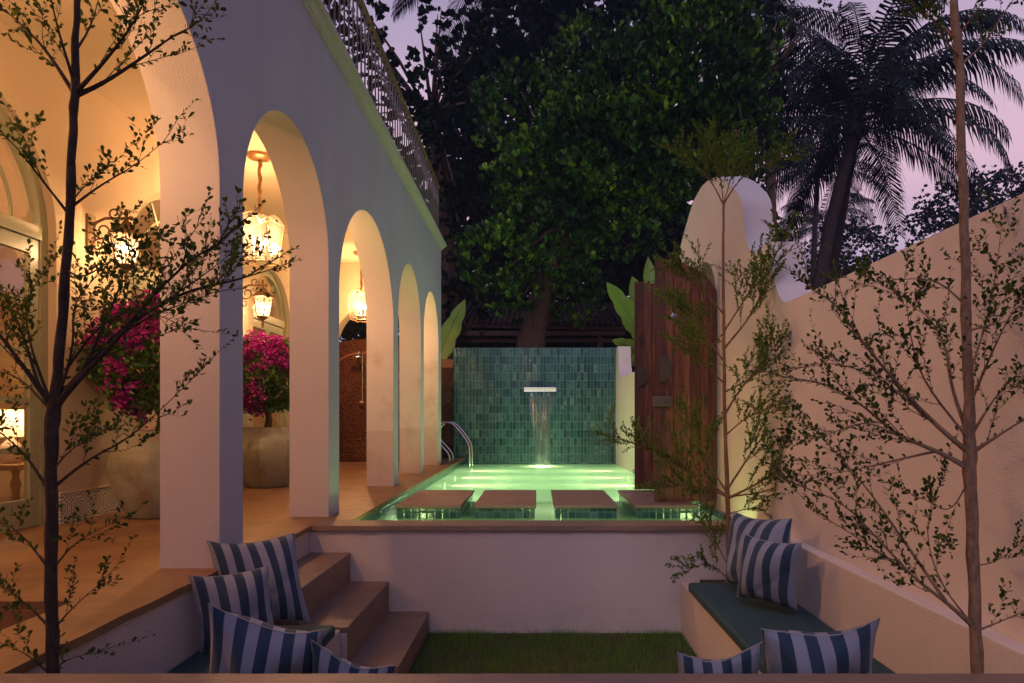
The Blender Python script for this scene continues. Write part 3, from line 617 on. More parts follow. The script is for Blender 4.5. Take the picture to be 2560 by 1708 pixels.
def gate_leaf(x0, x1, y, label, extra):
    t_ = .035
    m = MB(); nb = 7; w = (x1-x0)/nb; gap = .004
    def topz(x): u = (x-x0)/(x1-x0); return 1.80+.39*math.sqrt(max(0, 1-(u*.97)**2))
    for k in range(nb):
        a, b = x0+k*w+gap/2, x0+(k+1)*w-gap/2; yo = .003*((k*7) % 3)
        n = 5; top = [(a+(b-a)*i/n, topz(a+(b-a)*i/n)) for i in range(n+1)]; pts = [(a, .012), (b, .012)]+top[::-1]
        L_ = len(pts); m.add([(x, y-yo, z) for x, z in pts]+[(x, y+t_-yo, z) for x, z in pts], [tuple(range(L_)), tuple(range(L_, 2*L_))[::-1]]+[(i, L_+i, L_+(i+1) % L_, (i+1) % L_) for i in range(L_)])
    m.box(x0+.01, x1-.005, y+t_+.001, y+t_+.03, .20, .32); m.box(x0+.01, x1-.005, y+t_+.001, y+t_+.03, 1.45, 1.57)
    lf = m.build('gate_leaf', M['wood'], gw, label=label)
    m = MB(); m.box(x0-.012, x0+.085, y-.018, y-.006, .012, 2.19); m.build('stile', M['wood'], lf)
    m = MB(); c = (x0+.028 if extra else x0+.012); rr = .13 if extra else .12; zc = 1.20
    pts = [(c, zc-rr)]+[(c+rr*math.sin(math.pi*i/20)*.9, zc-rr*math.cos(math.pi*i/20)) for i in range(1, 20)]+[(c, zc+rr)]
    L_ = len(pts); m.add([(x, y-.034, z) for x, z in pts]+[(x, y-.019, z) for x, z in pts], [tuple(range(L_)), tuple(range(L_, 2*L_))[::-1]]+[(i, L_+i, L_+(i+1) % L_, (i+1) % L_) for i in range(L_)])
    for q in (.35, .62, .92): m.tube([(c+.004+rr*q*math.sin(math.pi*i/14)*.9, y-.037, zc-rr*q*math.cos(math.pi*i/14)) for i in range(15)], .003, 5)
    for i in range(9): m.sphere((c+rr*.78*.9*math.sin(math.pi*(i+.5)/9), y-.036, zc-rr*.78*math.cos(math.pi*(i+.5)/9)), .006, 4)
    m.build('door_handle', plain('embossed_plate', (.13,.09,.07), .45, .55, bs=.5, sc=90), lf, label='half-round embossed metal handle plate')
    if extra:
        m = MB(); m.bbox(x0-.03, x0+.13, y-.042, y-.019, .86, .955, .006); m.tube([(x0+.09, y-.058, .91), (x0+.09, y-.042, .91)], .02, 14); m.box(x0+.075, x0+.105, y-.062, y-.058, .905, .915); m.build('lock', plain('dull_steel', (.20,.17,.14), .45, .9), lf)
        m = MB(); m.tube([(x0+.16, y-.012, 1.68), (x0+.16, y-.004, 1.68)], .025, 18); m.tube([(x0+.16, y-.02, 1.68), (x0+.16, y-.012, 1.68)], .012, 12); m.build('peephole', M['chrome'], lf)
gate_leaf(1.08, 1.628, 6.13, 'nearer open gate leaf with lock and peephole', True)
gate_leaf(1.05, 1.628, 7.17, 'farther open gate leaf', False)
# ------------------------------------------------------------ laterite, shower
lw = thing('laterite_wall', (-3, 12.1, 0), 'rough red laterite wall with rounded top behind the end arch of the veranda', 'wall')
pr = [(-5.5, -.03, 1.75)]+[(x, -.03, 1.75+.40*math.sqrt(max(0, 1-((x+3.0)/.85)**2))) for x in np.linspace(-3.85, -2.15, 21)]+[(-1.95, -.03, 1.75)]
m = MB(); m.wall(pr, 11.95, 12.2, axis='x'); m.build('wall', M['laterite'], lw, merge=True)
m = MB(); m.tube([(-3.0+.62*math.cos(R(a)), 11.94, 1.45+.46*math.sin(R(a))) for a in range(0, 181, 10)], .02, 6); m.build('arch_moulding', M['latcap'], lw)
lw = thing('laterite_wall', (-1.7, 13.25, 0), 'narrow red laterite wall with a smooth cap beside the green tiled wall', 'wall')
m = MB(); m.box(-1.94, -1.585, 13.13, 13.35, -.03, 1.74); m.build('wall', M['laterite'], lw)
m = MB(); m.bbox(-1.95, -1.584, 13.10, 13.37, 1.741, 1.90, .01); m.build('cap', M['latcap'], lw)
sh = thing('shower', (-3.02, 11.94, 0), 'steel outdoor rain shower on the red laterite wall', 'shower')
m = MB(); m.tube([(-3.02, 11.93, 1.0), (-3.02, 11.9, 1.02), (-3.02, 11.9, 1.86), (-3.02, 11.84, 1.92), (-3.02, 11.68, 1.92), (-3.02, 11.65, 1.86)], .011, 8); m.build('pipe', M['chrome'], sh, smooth=True)
m = MB(); m.lathe([(.10,0),(.10,.012),(.03,.05),(.015,.07)], (-3.02, 11.65, 1.80), 20); m.build('shower_head', M['chrome'], sh)
m = MB(); m.tube([(-3.02, 11.9, 1.05), (-3.02, 11.84, 1.05)], .022, 12); m.tube([(-3.06, 11.84, 1.05), (-2.98, 11.84, 1.05)], .008, 8); m.build('tap', M['chrome'], sh)
# ------------------------------------------------------------ pool ladder, water spout
ld = thing('pool_ladder', (-1.5, 12.5, 0), 'steel pool ladder with two curved handrails at the far left pool edge', 'ladder')
path = [(-1.54,.0),(-1.54,.08),(-1.57,.15),(-1.66,.25),(-1.76,.36),(-1.80,.47),(-1.78,.57),(-1.71,.66),(-1.60,.70),(-1.50,.68),(-1.42,.61),(-1.33,.50),(-1.25,.39),(-1.20,.30),(-1.185,.2),(-1.183,.0),(-1.183,-.9)]
def smoothp(p, k=3):
    for _ in range(k):
        q = [p[0]]
        for a, b in zip(p[:-1], p[1:]): q += [tuple(a[i]*.75+b[i]*.25 for i in range(len(a))), tuple(a[i]*.25+b[i]*.75 for i in range(len(a)))]
        q.append(p[-1]); p = q
    return p
for y in (12.2, 12.68):
    m = MB(); m.tube([(x, y, z) for x, z in smoothp(path, 2)], .019, 12); h = m.build('handrail', M['chrome'], ld, smooth=True)
    m = MB(); m.lathe([(.045,0.001),(.045,.008),(.025,.018)], (-1.54, y, 0), 18); m.build('flange', M['chrome'], h)
for z in (-.35, -.6, -.85):
    m = MB(); m.bbox(-1.24, -1.16, 12.2, 12.68, z, z+.02, .005); m.build('rung', M['chrome'], ld)
sp = thing('water_spout', (.09, 13.1, 1.28), 'wide steel water spout on the green tiled wall', 'spout')
m = MB(); m.bbox(-.225, .395, 12.93, 13.10, 1.335, 1.35, .004, 2); m.bbox(-.225, .395, 12.93, 13.10, 1.265, 1.28, .004, 2); m.box(-.225,-.215,12.93,13.10,1.28,1.335); m.box(.385,.395,12.93,13.10,1.28,1.335); m.build('body', M['chrome'], sp)
m = MB(); m.box(-.214, .384, 12.965, 12.975, 1.281, 1.334); m.build('glow_strip', emis('spout_glow', (1,.92,.62), .5), sp)  # emissive strip set inside the spout mouth
m = MB(); nr, nc = 30, 24
for j in range(nr+1):
    t_ = j/nr; z = 1.27-1.38*t_; y = 12.91-.16*math.sqrt(t_); hw = .27*(1-t_)+.155*t_-.05*math.sin(math.pi*t_)
    for i in range(nc+1):
        s_ = -1+2*i/nc; m.v.append(Vector((.09+hw*s_+.03*t_, y+.012*math.sin(s_*7+t_*3), z)))
for j in range(nr):
    for i in range(nc): a = j*(nc+1)+i; m.f.append((a, a+1, a+nc+2, a+nc+1))
m.build('falling_water', M['fall'], smooth=True, label='thin sheet of water falling from the spout into the pool', cat='waterfall')
point('splash_light', (.12, 12.55, -.18), 22, (1.0,1.0,.6), .06, sp)
#@@SECTION pots
# ------------------------------------------------------------ leaf tools
LEAF = np.array([(0,0,0),(-.26,.42,.06),(-.30,.75,.05),(0,1,0),(.30,.75,.05),(.26,.42,.06),(0,.42,0),(0,.75,-.01)], float)
LF3 = np.array([(0,6,1),(7,3,2),(0,5,6),(7,4,3)]); LF4 = np.array([(6,7,2,1),(6,5,4,7)])
QL = np.array([(0,0,0),(-.32,.55,.05),(0,1,0),(.32,.55,.05)], float); QF = np.array([(0,3,2,1)])
def leaves(name, pos, dr, L, mat, parent=None, wid=1.0, simple=False, up=None):
    pos = np.asarray(pos, float); dr = np.asarray(dr, float); n = len(pos); dr /= np.linalg.norm(dr, axis=1, keepdims=True)+1e-9
    up = rng.normal(size=(n, 3))*.6+np.array([0,0,1.0]) if up is None else up
    sd = np.cross(dr, up); sd /= np.linalg.norm(sd, axis=1, keepdims=True)+1e-9; nm = np.cross(sd, dr)
    T = QL if simple else LEAF; L = np.broadcast_to(L, (n,)).reshape(-1, 1, 1)
    v = pos[:, None, :]+L*(T[None, :, 0:1]*wid*sd[:, None, :]+T[None, :, 1:2]*dr[:, None, :]+T[None, :, 2:3]*nm[:, None, :])
    k = len(T); off = (np.arange(n)*k)[:, None, None]
    fs = [(QF[None]+off).reshape(-1, 4)] if simple else [(LF3[None]+off).reshape(-1, 3), (LF4[None]+off).reshape(-1, 4)]
    return mesh_obj(name, v.reshape(-1, 3), fs, mat, parent)
def rdir(n):
    v = rng.normal(size=(n, 3)); return v/np.linalg.norm(v, axis=1, keepdims=True)
# pots and bougainvillea
pf = [(.215,0),(.235,.01),(.30,.12),(.355,.25),(.385,.37),(.385,.43),(.36,.52),(.31,.60),(.265,.645),(.25,.66),(.215,.66),(.22,.60)]
ML = leafmat('bougainvillea_leaf', [(.03,.09,.012),(.06,.15,.02),(.10,.20,.03),(.04,.11,.02)], .5, .3)
MF = leafmat('bougainvillea_bract', [(.28,.006,.16),(.44,.012,.30),(.22,.005,.15),(.55,.04,.42)], .6, .35)
MT = bark('plant_bark', (.12,.07,.04), (.22,.13,.07))
def bougain(x, y, r, cz, potl, pl, seed):
    t = thing('plant_pot', (x, y, 0), potl, 'pot', 'large clay pots on the veranda')
    m = MB(); m.lathe(pf, (x, y, 0), 40)
    for v in m.v:      # eight soft facets
        dx, dy = v.x-x, v.y-y; a = math.atan2(dy, dx); f = math.cos(math.pi/8)/math.cos(((a+10) % (math.pi/4))-math.pi/8); f = 1+(f-1)*1.5; v.x = x+dx*f; v.y = y+dy*f
    m.build('pot', M['pot'], t, autosmooth=14)
    m = MB(); m.lathe([(.22,.60),(.12,.625),(.01,.63)], (x, y, 0), 24); m.build('soil', M['soil'], t)
    p = thing('bougainvillea', (x, y, .62), pl, 'plant', 'bougainvilleas in pots')
    m = MB(); top = Vector((x+.03, y, cz-r*.45)); m.tube([(x, y, .6), (x+.02, y+.01, .75), (x-.01, y, .95), top], [.045,.035,.032,.03], 10)
    for k in range(14):
        d = Vector(rdir(1)[0]); d.z = abs(d.z)*.8; e = Vector((x, y, cz))+d*r*.8; m.tube([top, top.lerp(e, .5)+Vector((0,0,.03)), e], [.015,.009,.003], 6)
    m.build('trunk', MT, p, smooth=True)
    n = 5200; d = rdir(n); rad = r*rng.uniform(.45, 1.0, n)**.5*(1+.12*np.sin(d[:,0]*7+seed)*np.cos(d[:,2]*6)+.08*np.sin(d[:,1]*11))
    pos = np.array([x, y, cz])+d*rad[:, None]*np.array([1,1,.92]); k = pos[:,2] > cz-r*.80
    pos, d = pos[k], d[k]; leaves('foliage', pos, d*.6+rdir(len(pos)), rng.uniform(.03,.055,len(pos)), ML, p, 1.3)
    nc = 430; c = rdir(nc); c[:,2] += .25; c /= np.linalg.norm(c, axis=1, keepdims=True); c = c[(np.sin(c[:,0]*5+seed*2)+np.cos(c[:,2]*4+c[:,1]*3)+.9*c[:,2]) > -.35]
    fp = []; fd = []
    for q in c:
        f = (1+.12*math.sin(q[0]*7+seed)*math.cos(q[2]*6)); ctr = np.array([x, y, cz])+q*r*1.0*f*np.array([1,1,.92])
        for _ in range(rng.integers(6, 16)):
            o = ctr+rng.normal(size=3)*.032; ax = q+rng.normal(size=3)*.5; ax /= np.linalg.norm(ax); s1 = np.cross(ax, rdir(1)[0]); s1 /= np.linalg.norm(s1); s2 = np.cross(ax, s1)
            for b in range(3): an = 2*math.pi*b/3; fp.append(o); fd.append(ax*.8+s1*math.cos(an)+s2*math.sin(an))
    fp, fd = np.array(fp), np.array(fd); leaves('blossom', fp, fd, rng.uniform(.022,.036,len(fp)), MF, p, 1.7, True)
bougain(-2.92, 5.30, .47, 1.19, 'large weathered clay pot behind the nearest pier, left of it', 'bougainvillea with magenta blossom in the pot nearest the left door', 1)
bougain(-2.99, 7.60, .46, 1.22, 'large weathered clay pot seen through the second arch', 'bougainvillea with magenta blossom seen through the second arch', 4)
#@@SECTION pillows
MP = {}
def pillow(c, th, ns, ph, label, wr=1.0, sh=0.0):
    th *= 1.5; ns *= .80
    TL, TR, BR, BL = [Vector(p) for p in c]; nu = 44; seed = len(MP)*1.7
    nm = (TR-TL).cross(BL-TL); nm.normalize()
    if nm.y > 0: nm = -nm
    sz = ((TR-TL).length+(BL-TL).length)/2
    def surf(u, v, side):
        a, b = (u+1)/2, (v+1)/2; pu = u*(1-.085*(1-v*v)*abs(u)**1.2); pv = v*(1-.085*(1-u*u)*abs(v)**1.2); a, b = (pu+1)/2, (pv+1)/2
        p = TL*(1-a)*(1-b)+TR*a*(1-b)+BR*a*b+BL*(1-a)*b
        p = p-Vector((0, 0, (.030 if wr > 1.2 else .012)*math.sin(math.pi*min(1, max(0, a)))*(1-b)*(1+.35*math.sin(5*a+seed))))
        e = max(0, (1-abs(u)**2.6))**.55*max(0, (1-abs(v)**2.6))**.55
        w = .16*wr*(math.sin(3.1*u+2.2*v+seed)*.4+math.sin(6.5*u-4*v+seed*2)*.18+math.exp(-((u*.8+v-.5)/.14)**2)*-.22+math.exp(-((u-v*.6+.3)/.12)**2)*-.16)
        edge = max(abs(u), abs(v)); pk = math.sin((u-v)*22+seed)*.035*edge**6*e**.3
        return p+nm*(1 if side > 0 else -.5)*th*sz*(e*(1+w*2)+pk*.5)
    vs = []; fs = []; uv = []
    for side in (1, -1):
        o = len(vs)
        for j in range(nu+1):
            for i in range(nu+1):
                u, v = -1+2*i/nu, -1+2*j/nu; vs.append(surf(u, v, side)); uv.append((i/nu+sh*(j/nu)*(.6+.8*abs(2*i/nu-1))**-1+(.16 if wr > 1.2 else .07)*((j/nu-.45)**2)*(1 if wr > 1.2 and seed < 6 else -1 if wr > 1.2 else .6)*(1.6 if wr > 1.2 else 1), 1-j/nu))
        for j in range(nu):
            for i in range(nu):
                q = o+j*(nu+1)+i; f = (q, q+1, q+nu+2, q+nu+1); fs.append(f if side > 0 else f[::-1])
    mt = stripes('striped_fabric', ns, ph); MP[label] = mt
    ctr = sum((Vector(p) for p in c), Vector())/4; low = min(p.z for p in (BL, BR))
    t = thing('pillow', (ctr.x, ctr.y, low), label, 'pillow', 'blue and white striped pillows')
    o = mesh_obj('cover', vs, fs, mt, t, uv, True)
    loop = [(-1+2*i/30, -1) for i in range(30)]+[(1, -1+2*i/30) for i in range(30)]+[(1-2*i/30, 1) for i in range(30)]+[(-1, 1-2*i/30) for i in range(31)]
    m = MB(); m.tube([surf(u, v, 1)+nm*.001*math.sin(i*2) for i, (u, v) in enumerate(loop)], .0023, 6, cap=False); m.build('piping', M['cream'], t, smooth=True)
pillow([W(517,1352,3.42), W(736,1332,3.64), W(776,1556,3.52), W(548,1560,3.36)], .16, 6.6, .30, 'largest striped pillow at the back of the left bench, against the steps', 1.0, -.05)
pillow([W(472,1438,3.10), W(672,1413,3.30), W(692,1590,3.24), W(500,1632,3.12)], .15, 5.2, .30, 'striped pillow in the middle of the three upright on the left bench')
pillow([W(521,1508,2.28), W(810,1574,2.42), W(800,1772,2.62), W(508,1772,2.55)], .19, 6.2, .05, 'wide slumped striped pillow nearest the camera at the left', 1.8, .14)
pillow([W(778,1600,2.36), W(988,1664,2.44), W(980,1800,2.7), W(770,1800,2.66)], .15, 5.5, .25, 'low striped pillow with only its top showing, left of the lawn', 1.5, .16)
pillow([W(1834,1278,4.38), W(1982,1296,3.88), W(1966,1500,3.80), W(1813,1456,4.42)], .15, 5.6, .12, 'striped pillow at the back of the right bench next to the thin tree')
pillow([W(1859,1333,3.92), W(2004,1357,3.62), W(1992,1525,3.72), W(1842,1492,4.0)], .16, 5.0, .25, 'smaller upright striped pillow in front on the right bench')
pillow([W(1902,1572,2.40), W(2200,1545,2.36), W(2170,1772,2.60), W(1895,1772,2.62)], .19, 5.6, .12, 'large striped pillow with a raised corner at the right, nearest the camera', 1.6, -.13)
pillow([W(1692,1632,2.42), W(1905,1606,2.36), W(1900,1790,2.66), W(1684,1790,2.68)], .15, 5.5, .40, 'low striped pillow with only its top showing, right of the lawn', 1.5, -.2)
#@@SECTION saplings
def polyz(pts, Z0, dz, r0, r1, sc=1.0894):
    n = len(pts); P = []
    for i, (x, y) in enumerate(pts): P.append(W(x*sc, y*sc, Z0+dz*(i/(n-1))**1.2 if n > 1 else Z0))
    P = [tuple(p) for p in P]; P = smoothp(P, 2) if n > 2 else P
    return [Vector(p) for p in P], [r0+(r1-r0)*i/(len(P)-1) for i in range(len(P))]
def sapling(name, label, trunk, branches, Z0, mt, ml, lsz, tw, dens, group):
    P, _ = polyz([(x, y) for x, y, r in trunk], Z0, 0, 1, 1); rr = np.interp(np.linspace(0, 1, len(P)), np.linspace(0, 1, len(trunk)), [t[2]*1.0894*Z0/F*.86 for t in trunk])
    t = thing(name, P[0], label, 'tree', group)
    P = [q+Vector((.0012*math.sin(i*1.9)+.0014*math.sin(i*.7), .002*math.cos(i*1.3), 0)) for i, q in enumerate(P)]
    m = MB(); rr = rr*(1+.05*np.sin(np.arange(len(rr))*2.3)+.06*(np.sin(np.arange(len(rr))*5.1) > .8)); m.tube(P, list(rr), 12); m.build('trunk', mt, t, smooth=True)
    br = MB(); lp = []; ldir = []
    def leafy(Q, start, step, side0):
        d_acc = 0; k = side0
        for a, b in zip(Q[:-1], Q[1:]):
            seg = (b-a).length; d = (b-a).normalized() if seg > 0 else Vector((0,0,1)); s = 0
            while s < seg:
                if d_acc > start:
                    sd = d.orthogonal().normalized(); sd.rotate(Matrix.Rotation(random.uniform(0, 6.28), 3, d))
                    v = d*.7+sd*.9+Vector((0,0,.25)); lp.append(a+d*s); ldir.append(v)
                s += step*random.uniform(.6, 1.5); d_acc += step
    def twig(p, d, L, r, lev):
        n = 4; Q = [p]; q = p.copy(); dd = d.normalized()
        for i in range(n):
            dd = (dd+Vector((random.gauss(0,.16), random.gauss(0,.16), random.gauss(.06,.14)))).normalized(); q = q+dd*L/n; Q.append(q.copy())
        br.tube(Q, [r*(1-.75*i/n) for i in range(n+1)], 4, cap=False)
        leafy(Q, L*.12, lsz*.62/dens, 0)
        for _ in range(2): lp.append(Q[-1]); ldir.append(dd+Vector(rdir(1)[0])*.5)
        if lev > 0:
            for i in range(1, n):
                for _ in range(random.choice((0, 1, 1, 2)) if i > 1 else 1):
                    s = dd.orthogonal(); s.rotate(Matrix.Rotation(random.uniform(0, 6.28), 3, dd)); twig(Q[i], dd*1.2+s*random.uniform(.4,.85), L*random.uniform(.35,.65), r*.6, lev-1)
    for b in branches:
        pts, dz, r0, tl = b[0], b[1], b[2]*Z0/F, b[3] if len(b) > 3 else 1.0
        br = MB(); Q, rs = polyz(pts, Z0, dz, r0*.85, r0*.16); rs = [r0*(.14+.74*(1-i/(len(Q)-1))**1.7) for i in range(len(Q))]; br.tube(Q, rs, 7)
        tot = sum((q1-q0).length for q0, q1 in zip(Q[:-1], Q[1:])); acc = 0; nxt = tot*.20; sg = 1
        for i in range(1, len(Q)):
            s = (Q[i]-Q[i-1]).length; acc += s
            while acc > nxt:
                d = (Q[i]-Q[i-1]).normalized(); u = d.cross(Vector((0,1,0))); u = u.normalized() if u.length > .1 else Vector((1,0,0))
                v = d*1.25+u*sg*random.uniform(.30,.8)+Vector((0, random.uniform(-.5,.5), .18))
                twig(Q[i].copy(), v, tw*tl*random.uniform(.55,1.15)*(1.15-.55*acc/tot), max(.0010, r0*.17), 1)
                sg = -sg; nxt += tw*.27/dens
        twig(Q[-1], Q[-1]-Q[-2], tw*.6, max(.001, r0*.2), 0); leafy(Q, tot*.35, lsz*1.4/dens, 0)
        br.build('branch', mt, t, smooth=True)
    lp = np.array([tuple(v) for v in lp]); ldir = np.array([tuple(v) for v in ldir]); ldir /= np.linalg.norm(ldir, axis=1, keepdims=True)
    leaves('foliage', lp, ldir, lsz*rng.uniform(.45, 1.15, len(lp)), ml, t, .85)
    print(name, 'leaves', len(lp))
LM = leafmat('sapling_leaf', [(.03,.06,.010),(.045,.085,.012),(.07,.11,.014),(.035,.065,.01),(.12,.14,.02)], .6, .35, .2)
LM2 = leafmat('thin_sapling_leaf', [(.06,.11,.008),(.10,.17,.01),(.16,.22,.015),(.07,.12,.01)], .6, .35, .2)
BK1 = bark('dark_bark', (.035,.026,.022), (.07,.05,.04), 2.5); BK2 = bark('brown_bark', (.16,.09,.055), (.30,.19,.12), 2.0); BK3 = bark('thin_bark', (.16,.07,.035), (.28,.14,.07), 2.0)
sapling('sapling', 'dark-stemmed sapling at the left in front of the largest arch', [(121,1560,15.5),(118,1400,15),(118,1200,15),(116,1050,14.5),(122,950,18),(133,850,12.5),(150,650,12),(160,480,11),(168,300,10),(171,215,11),(173,100,8),(178,0,7.5),(180,-60,7)],
  [([(118,930),(70,800),(55,700),(100,620)],.25,6,.8), ([(122,945),(170,800),(165,700),(215,640)],-.2,6,.8), ([(150,850),(230,740),(320,705),(390,735)],-.3,5,.8), ([(116,940),(40,860),(-30,850)],.2,6,.8), ([(122,940),(190,850),(290,745),(420,668),(560,640),(590,620)],.15,13), ([(124,935),(180,870),(260,790),(330,700),(430,600),(500,560)],-.25,12), ([(190,850),(250,720),(290,620),(262,560)],.2,7,.8), ([(118,930),(60,850),(0,770),(-60,700)],-.15,11), ([(90,890),(50,760),(20,690),(-20,640)],.3,6,.8),
   ([(290,745),(380,690),(470,630),(545,570)],.35,6,.9), ([(225,810),(330,730),(440,690),(500,668)],-.1,5,.7), ([(150,620),(190,640),(250,600),(330,560),(370,545)],-.3,4,.7),
   ([(172,220),(240,190),(330,130),(400,80),(440,62)],.1,9,.8), ([(172,215),(250,130),(310,50),(345,-30)],-.2,8,.8), ([(170,215),(110,120),(50,55),(-20,0)],.15,8,.8), ([(170,190),(130,60),(110,-40)],-.2,6,.8), ([(172,120),(210,60),(230,-20)],.2,5,.7),
   ([(160,478),(230,425),(310,380),(375,325)],.1,5,.55), ([(158,470),(200,420),(230,400)],-.1,3,.4), ([(155,488),(90,405),(40,340),(-30,270)],-.1,5,.55), ([(100,420),(60,330),(45,290)],.1,3,.4),
   ([(112,1128),(200,1055),(290,1010),(370,940),(450,860)],.1,6,.5), ([(114,1090),(160,1030),(250,980)],-.2,4,.6), ([(108,1120),(60,1045),(10,1000),(-40,960)],.1,6,.6),
   ([(118,1310),(170,1245),(230,1215)],-.1,4,.6), ([(112,1305),(50,1225),(-10,1190)],.1,5,.6), ([(118,1450),(170,1390),(235,1335)],.0,4,.6), ([(114,1440),(60,1385),(5,1350)],.1,5,.6), ([(118,1540),(160,1510),(210,1500)],.05,3,.5), ([(112,1545),(60,1500),(10,1480)],-.1,3,.5)],
  2.14, BK1, LM, .0215, .30, 1.0, 'saplings in the seating pit')
sapling('sapling', 'thick brown-stemmed sapling at the right in front of the garden wall', [(2242,1580,15),(2240,1440,15),(2232,1250,14.5),(2226,1100,15),(2226,1050,17),(2222,900,12.5),(2218,700,12),(2212,500,11),(2206,300,10.5),(2203,150,10),(2196,80,11),(2188,0,8.5),(2186,-60,8)],
  [([(2226,1075),(2150,1035),(2060,1000),(1980,930),(1900,880),(1800,865)],.1,9), ([(2224,1040),(2130,960),(2040,860),(1960,760),(1920,700),(1860,660)],-.2,9), ([(2222,1000),(2180,880),(2170,780),(2100,690),(2010,660)],.25,7,.9), ([(2226,1080),(2150,1036),(2060,1000),(1990,965),(1920,990),(1850,1010),(1810,1010)],-.1,5,.8), ([(2130,960),(2060,900),(1990,850),(1890,830),(1850,840)],.2,5,.9),
   ([(2228,1040),(2290,1000),(2370,950)],-.1,9,.9), ([(2228,1000),(2290,900),(2350,850)],.2,6,.9), ([(2225,930),(2280,800),(2330,700)],-.25,6), ([(2225,860),(2270,720),(2290,600),(2300,500)],.2,5,.8), ([(2216,700),(2150,640),(2060,640),(1980,655)],.1,4,.7), ([(2220,760),(2300,740),(2370,720)],.1,4,.9),
   ([(2236,1440),(2170,1380),(2100,1330),(2000,1220),(1930,1150),(1820,1110)],-.1,8,.7), ([(2170,1380),(2080,1250),(1990,1120),(1920,1040),(1860,975)],.2,6,.7), ([(2236,1440),(2150,1330),(2120,1200),(2170,1080)],.1,4,.5), ([(2236,1450),(2300,1425),(2380,1390)],.1,5,.6), ([(2170,1380),(2080,1310),(1970,1235),(1880,1180),(1840,1140)],.1,4,.7), ([(2150,1035),(2040,1060),(1960,1080),(1880,1090)],.15,5,.8), ([(2225,1010),(2120,880),(2090,780),(2080,690)],-.25,5,.8), ([(2226,1100),(2180,1180),(2130,1150),(2060,1120)],.2,3,.6),
   ([(2232,1300),(2290,1290),(2350,1240)],.1,3,.4), ([(2196,90),(2150,50),(2080,0),(2030,-30)],.1,6,.6), ([(2200,80),(2240,30),(2270,-30)],-.1,5,.6), ([(2204,150),(2260,100),(2310,20),(2340,-20)],.1,5,.5), ([(2200,130),(2160,80),(2120,0)],-.2,4,.5)],
  2.16, BK2, LM, .0205, .27, 1.05, 'saplings in the seating pit')
sapling('sapling', 'thin sapling beside the open gate, growing behind the right bench', [(1672,1345,6.5),(1672,1200,6.5),(1669,1130,6.5),(1664,1000,5),(1662,850,4.5),(1660,700,4),(1660,550,3.2),(1660,470,3)],
  [([(1668,1140),(1600,1085),(1520,1040),(1415,1003)],.1,5), ([(1668,1145),(1740,1110),(1800,1070),(1850,1040)],-.2,5), ([(1668,1130),(1610,1040),(1580,960)],.35,4), ([(1668,1125),(1730,1030),(1780,960),(1800,930)],.3,4), ([(1668,1140),(1620,1120),(1540,1110)],-.35,3), ([(1668,1140),(1760,1130),(1830,1090)],.0,4),
   ([(1664,950),(1700,890),(1760,820),(1780,760)],.2,4), ([(1664,1000),(1710,960),(1760,940)],-.2,3), ([(1662,830),(1610,760),(1545,700)],.2,3.5), ([(1662,800),(1720,730),(1750,670),(1775,600),(1790,560)],-.1,4), ([(1660,720),(1610,660),(1545,615)],-.2,3), ([(1661,780),(1620,800),(1570,720)],.3,3), ([(1662,880),(1620,840),(1580,800)],-.2,3), ([(1662,760),(1740,640),(1770,580)],.25,3), ([(1663,900),(1740,860),(1775,800)],-.25,3),
   ([(1660,470),(1635,420),(1600,380),(1550,350)],.15,3), ([(1660,470),(1690,420),(1730,385),(1790,365)],-.15,3), ([(1660,470),(1655,410),(1640,350)],-.25,2.5), ([(1660,470),(1680,400),(1700,350)],.3,2.5),
   ([(1672,1300),(1645,1250),(1625,1180)],.05,2.5,.6), ([(1672,1330),(1630,1290),(1580,1305)],-.1,2.5,.6), ([(1672,1180),(1720,1165),(1760,1170)],.1,2.5,.5)],
  4.66, BK3, LM2, .022, .34, 2.5, 'saplings in the seating pit')
#@@SECTION jungle
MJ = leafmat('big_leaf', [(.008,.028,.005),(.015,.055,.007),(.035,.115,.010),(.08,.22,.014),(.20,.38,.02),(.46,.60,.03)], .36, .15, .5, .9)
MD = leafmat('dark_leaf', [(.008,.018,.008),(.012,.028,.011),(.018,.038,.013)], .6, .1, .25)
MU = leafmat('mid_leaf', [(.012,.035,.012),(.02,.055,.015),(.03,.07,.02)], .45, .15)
BT = bark('tree_bark', (.10,.055,.035), (.20,.12,.075), .35)
def rosettes(blobs, n_per, L, shell=.55, nl=7, upw=.75, sp0=.35, sp1=1.1):
    pos = []; dr = []
    for (x, y, rx, ry, Z, dz, dn) in blobs:
        c = np.array(W(x, y, Z)); rX, rZ = rx/F*Z, ry/F*Z; n = int(n_per*rX*rZ*dn)
        d = rdir(n); rad = rng.uniform(shell, 1, n)**.6*(1+.16*np.sin(d[:,0]*6+x)*np.cos(d[:,2]*7+y)+.10*np.sin(d[:,1]*9+d[:,2]*5))
        p = c+d*rad[:, None]*np.array([rX, dz, rZ])
        k = p[:,1] < Z+dz*.45; p, d = p[k], d[k]
        ax = d*np.array([.8,1.0,.8])+np.array([0,-.15,upw])+rng.normal(size=d.shape)*.25; ax /= np.linalg.norm(ax, axis=1, keepdims=True)
        s1 = np.cross(ax, rdir(len(ax))); s1 /= np.linalg.norm(s1, axis=1, keepdims=True); s2 = np.cross(ax, s1)
        for q in range(nl):
            a = 2*np.pi*(q+rng.uniform(-.3,.3,len(ax)))/nl; sp_ = rng.uniform(sp0,sp1,len(ax))[:, None]
            pos.append(p+rng.normal(size=p.shape)*.02); dr.append(ax+(s1*np.cos(a)[:, None]+s2*np.sin(a)[:, None])*sp_)
    pos, dr = np.concatenate(pos), np.concatenate(dr); return pos, dr, L*rng.uniform(.65,1.15,len(pos))
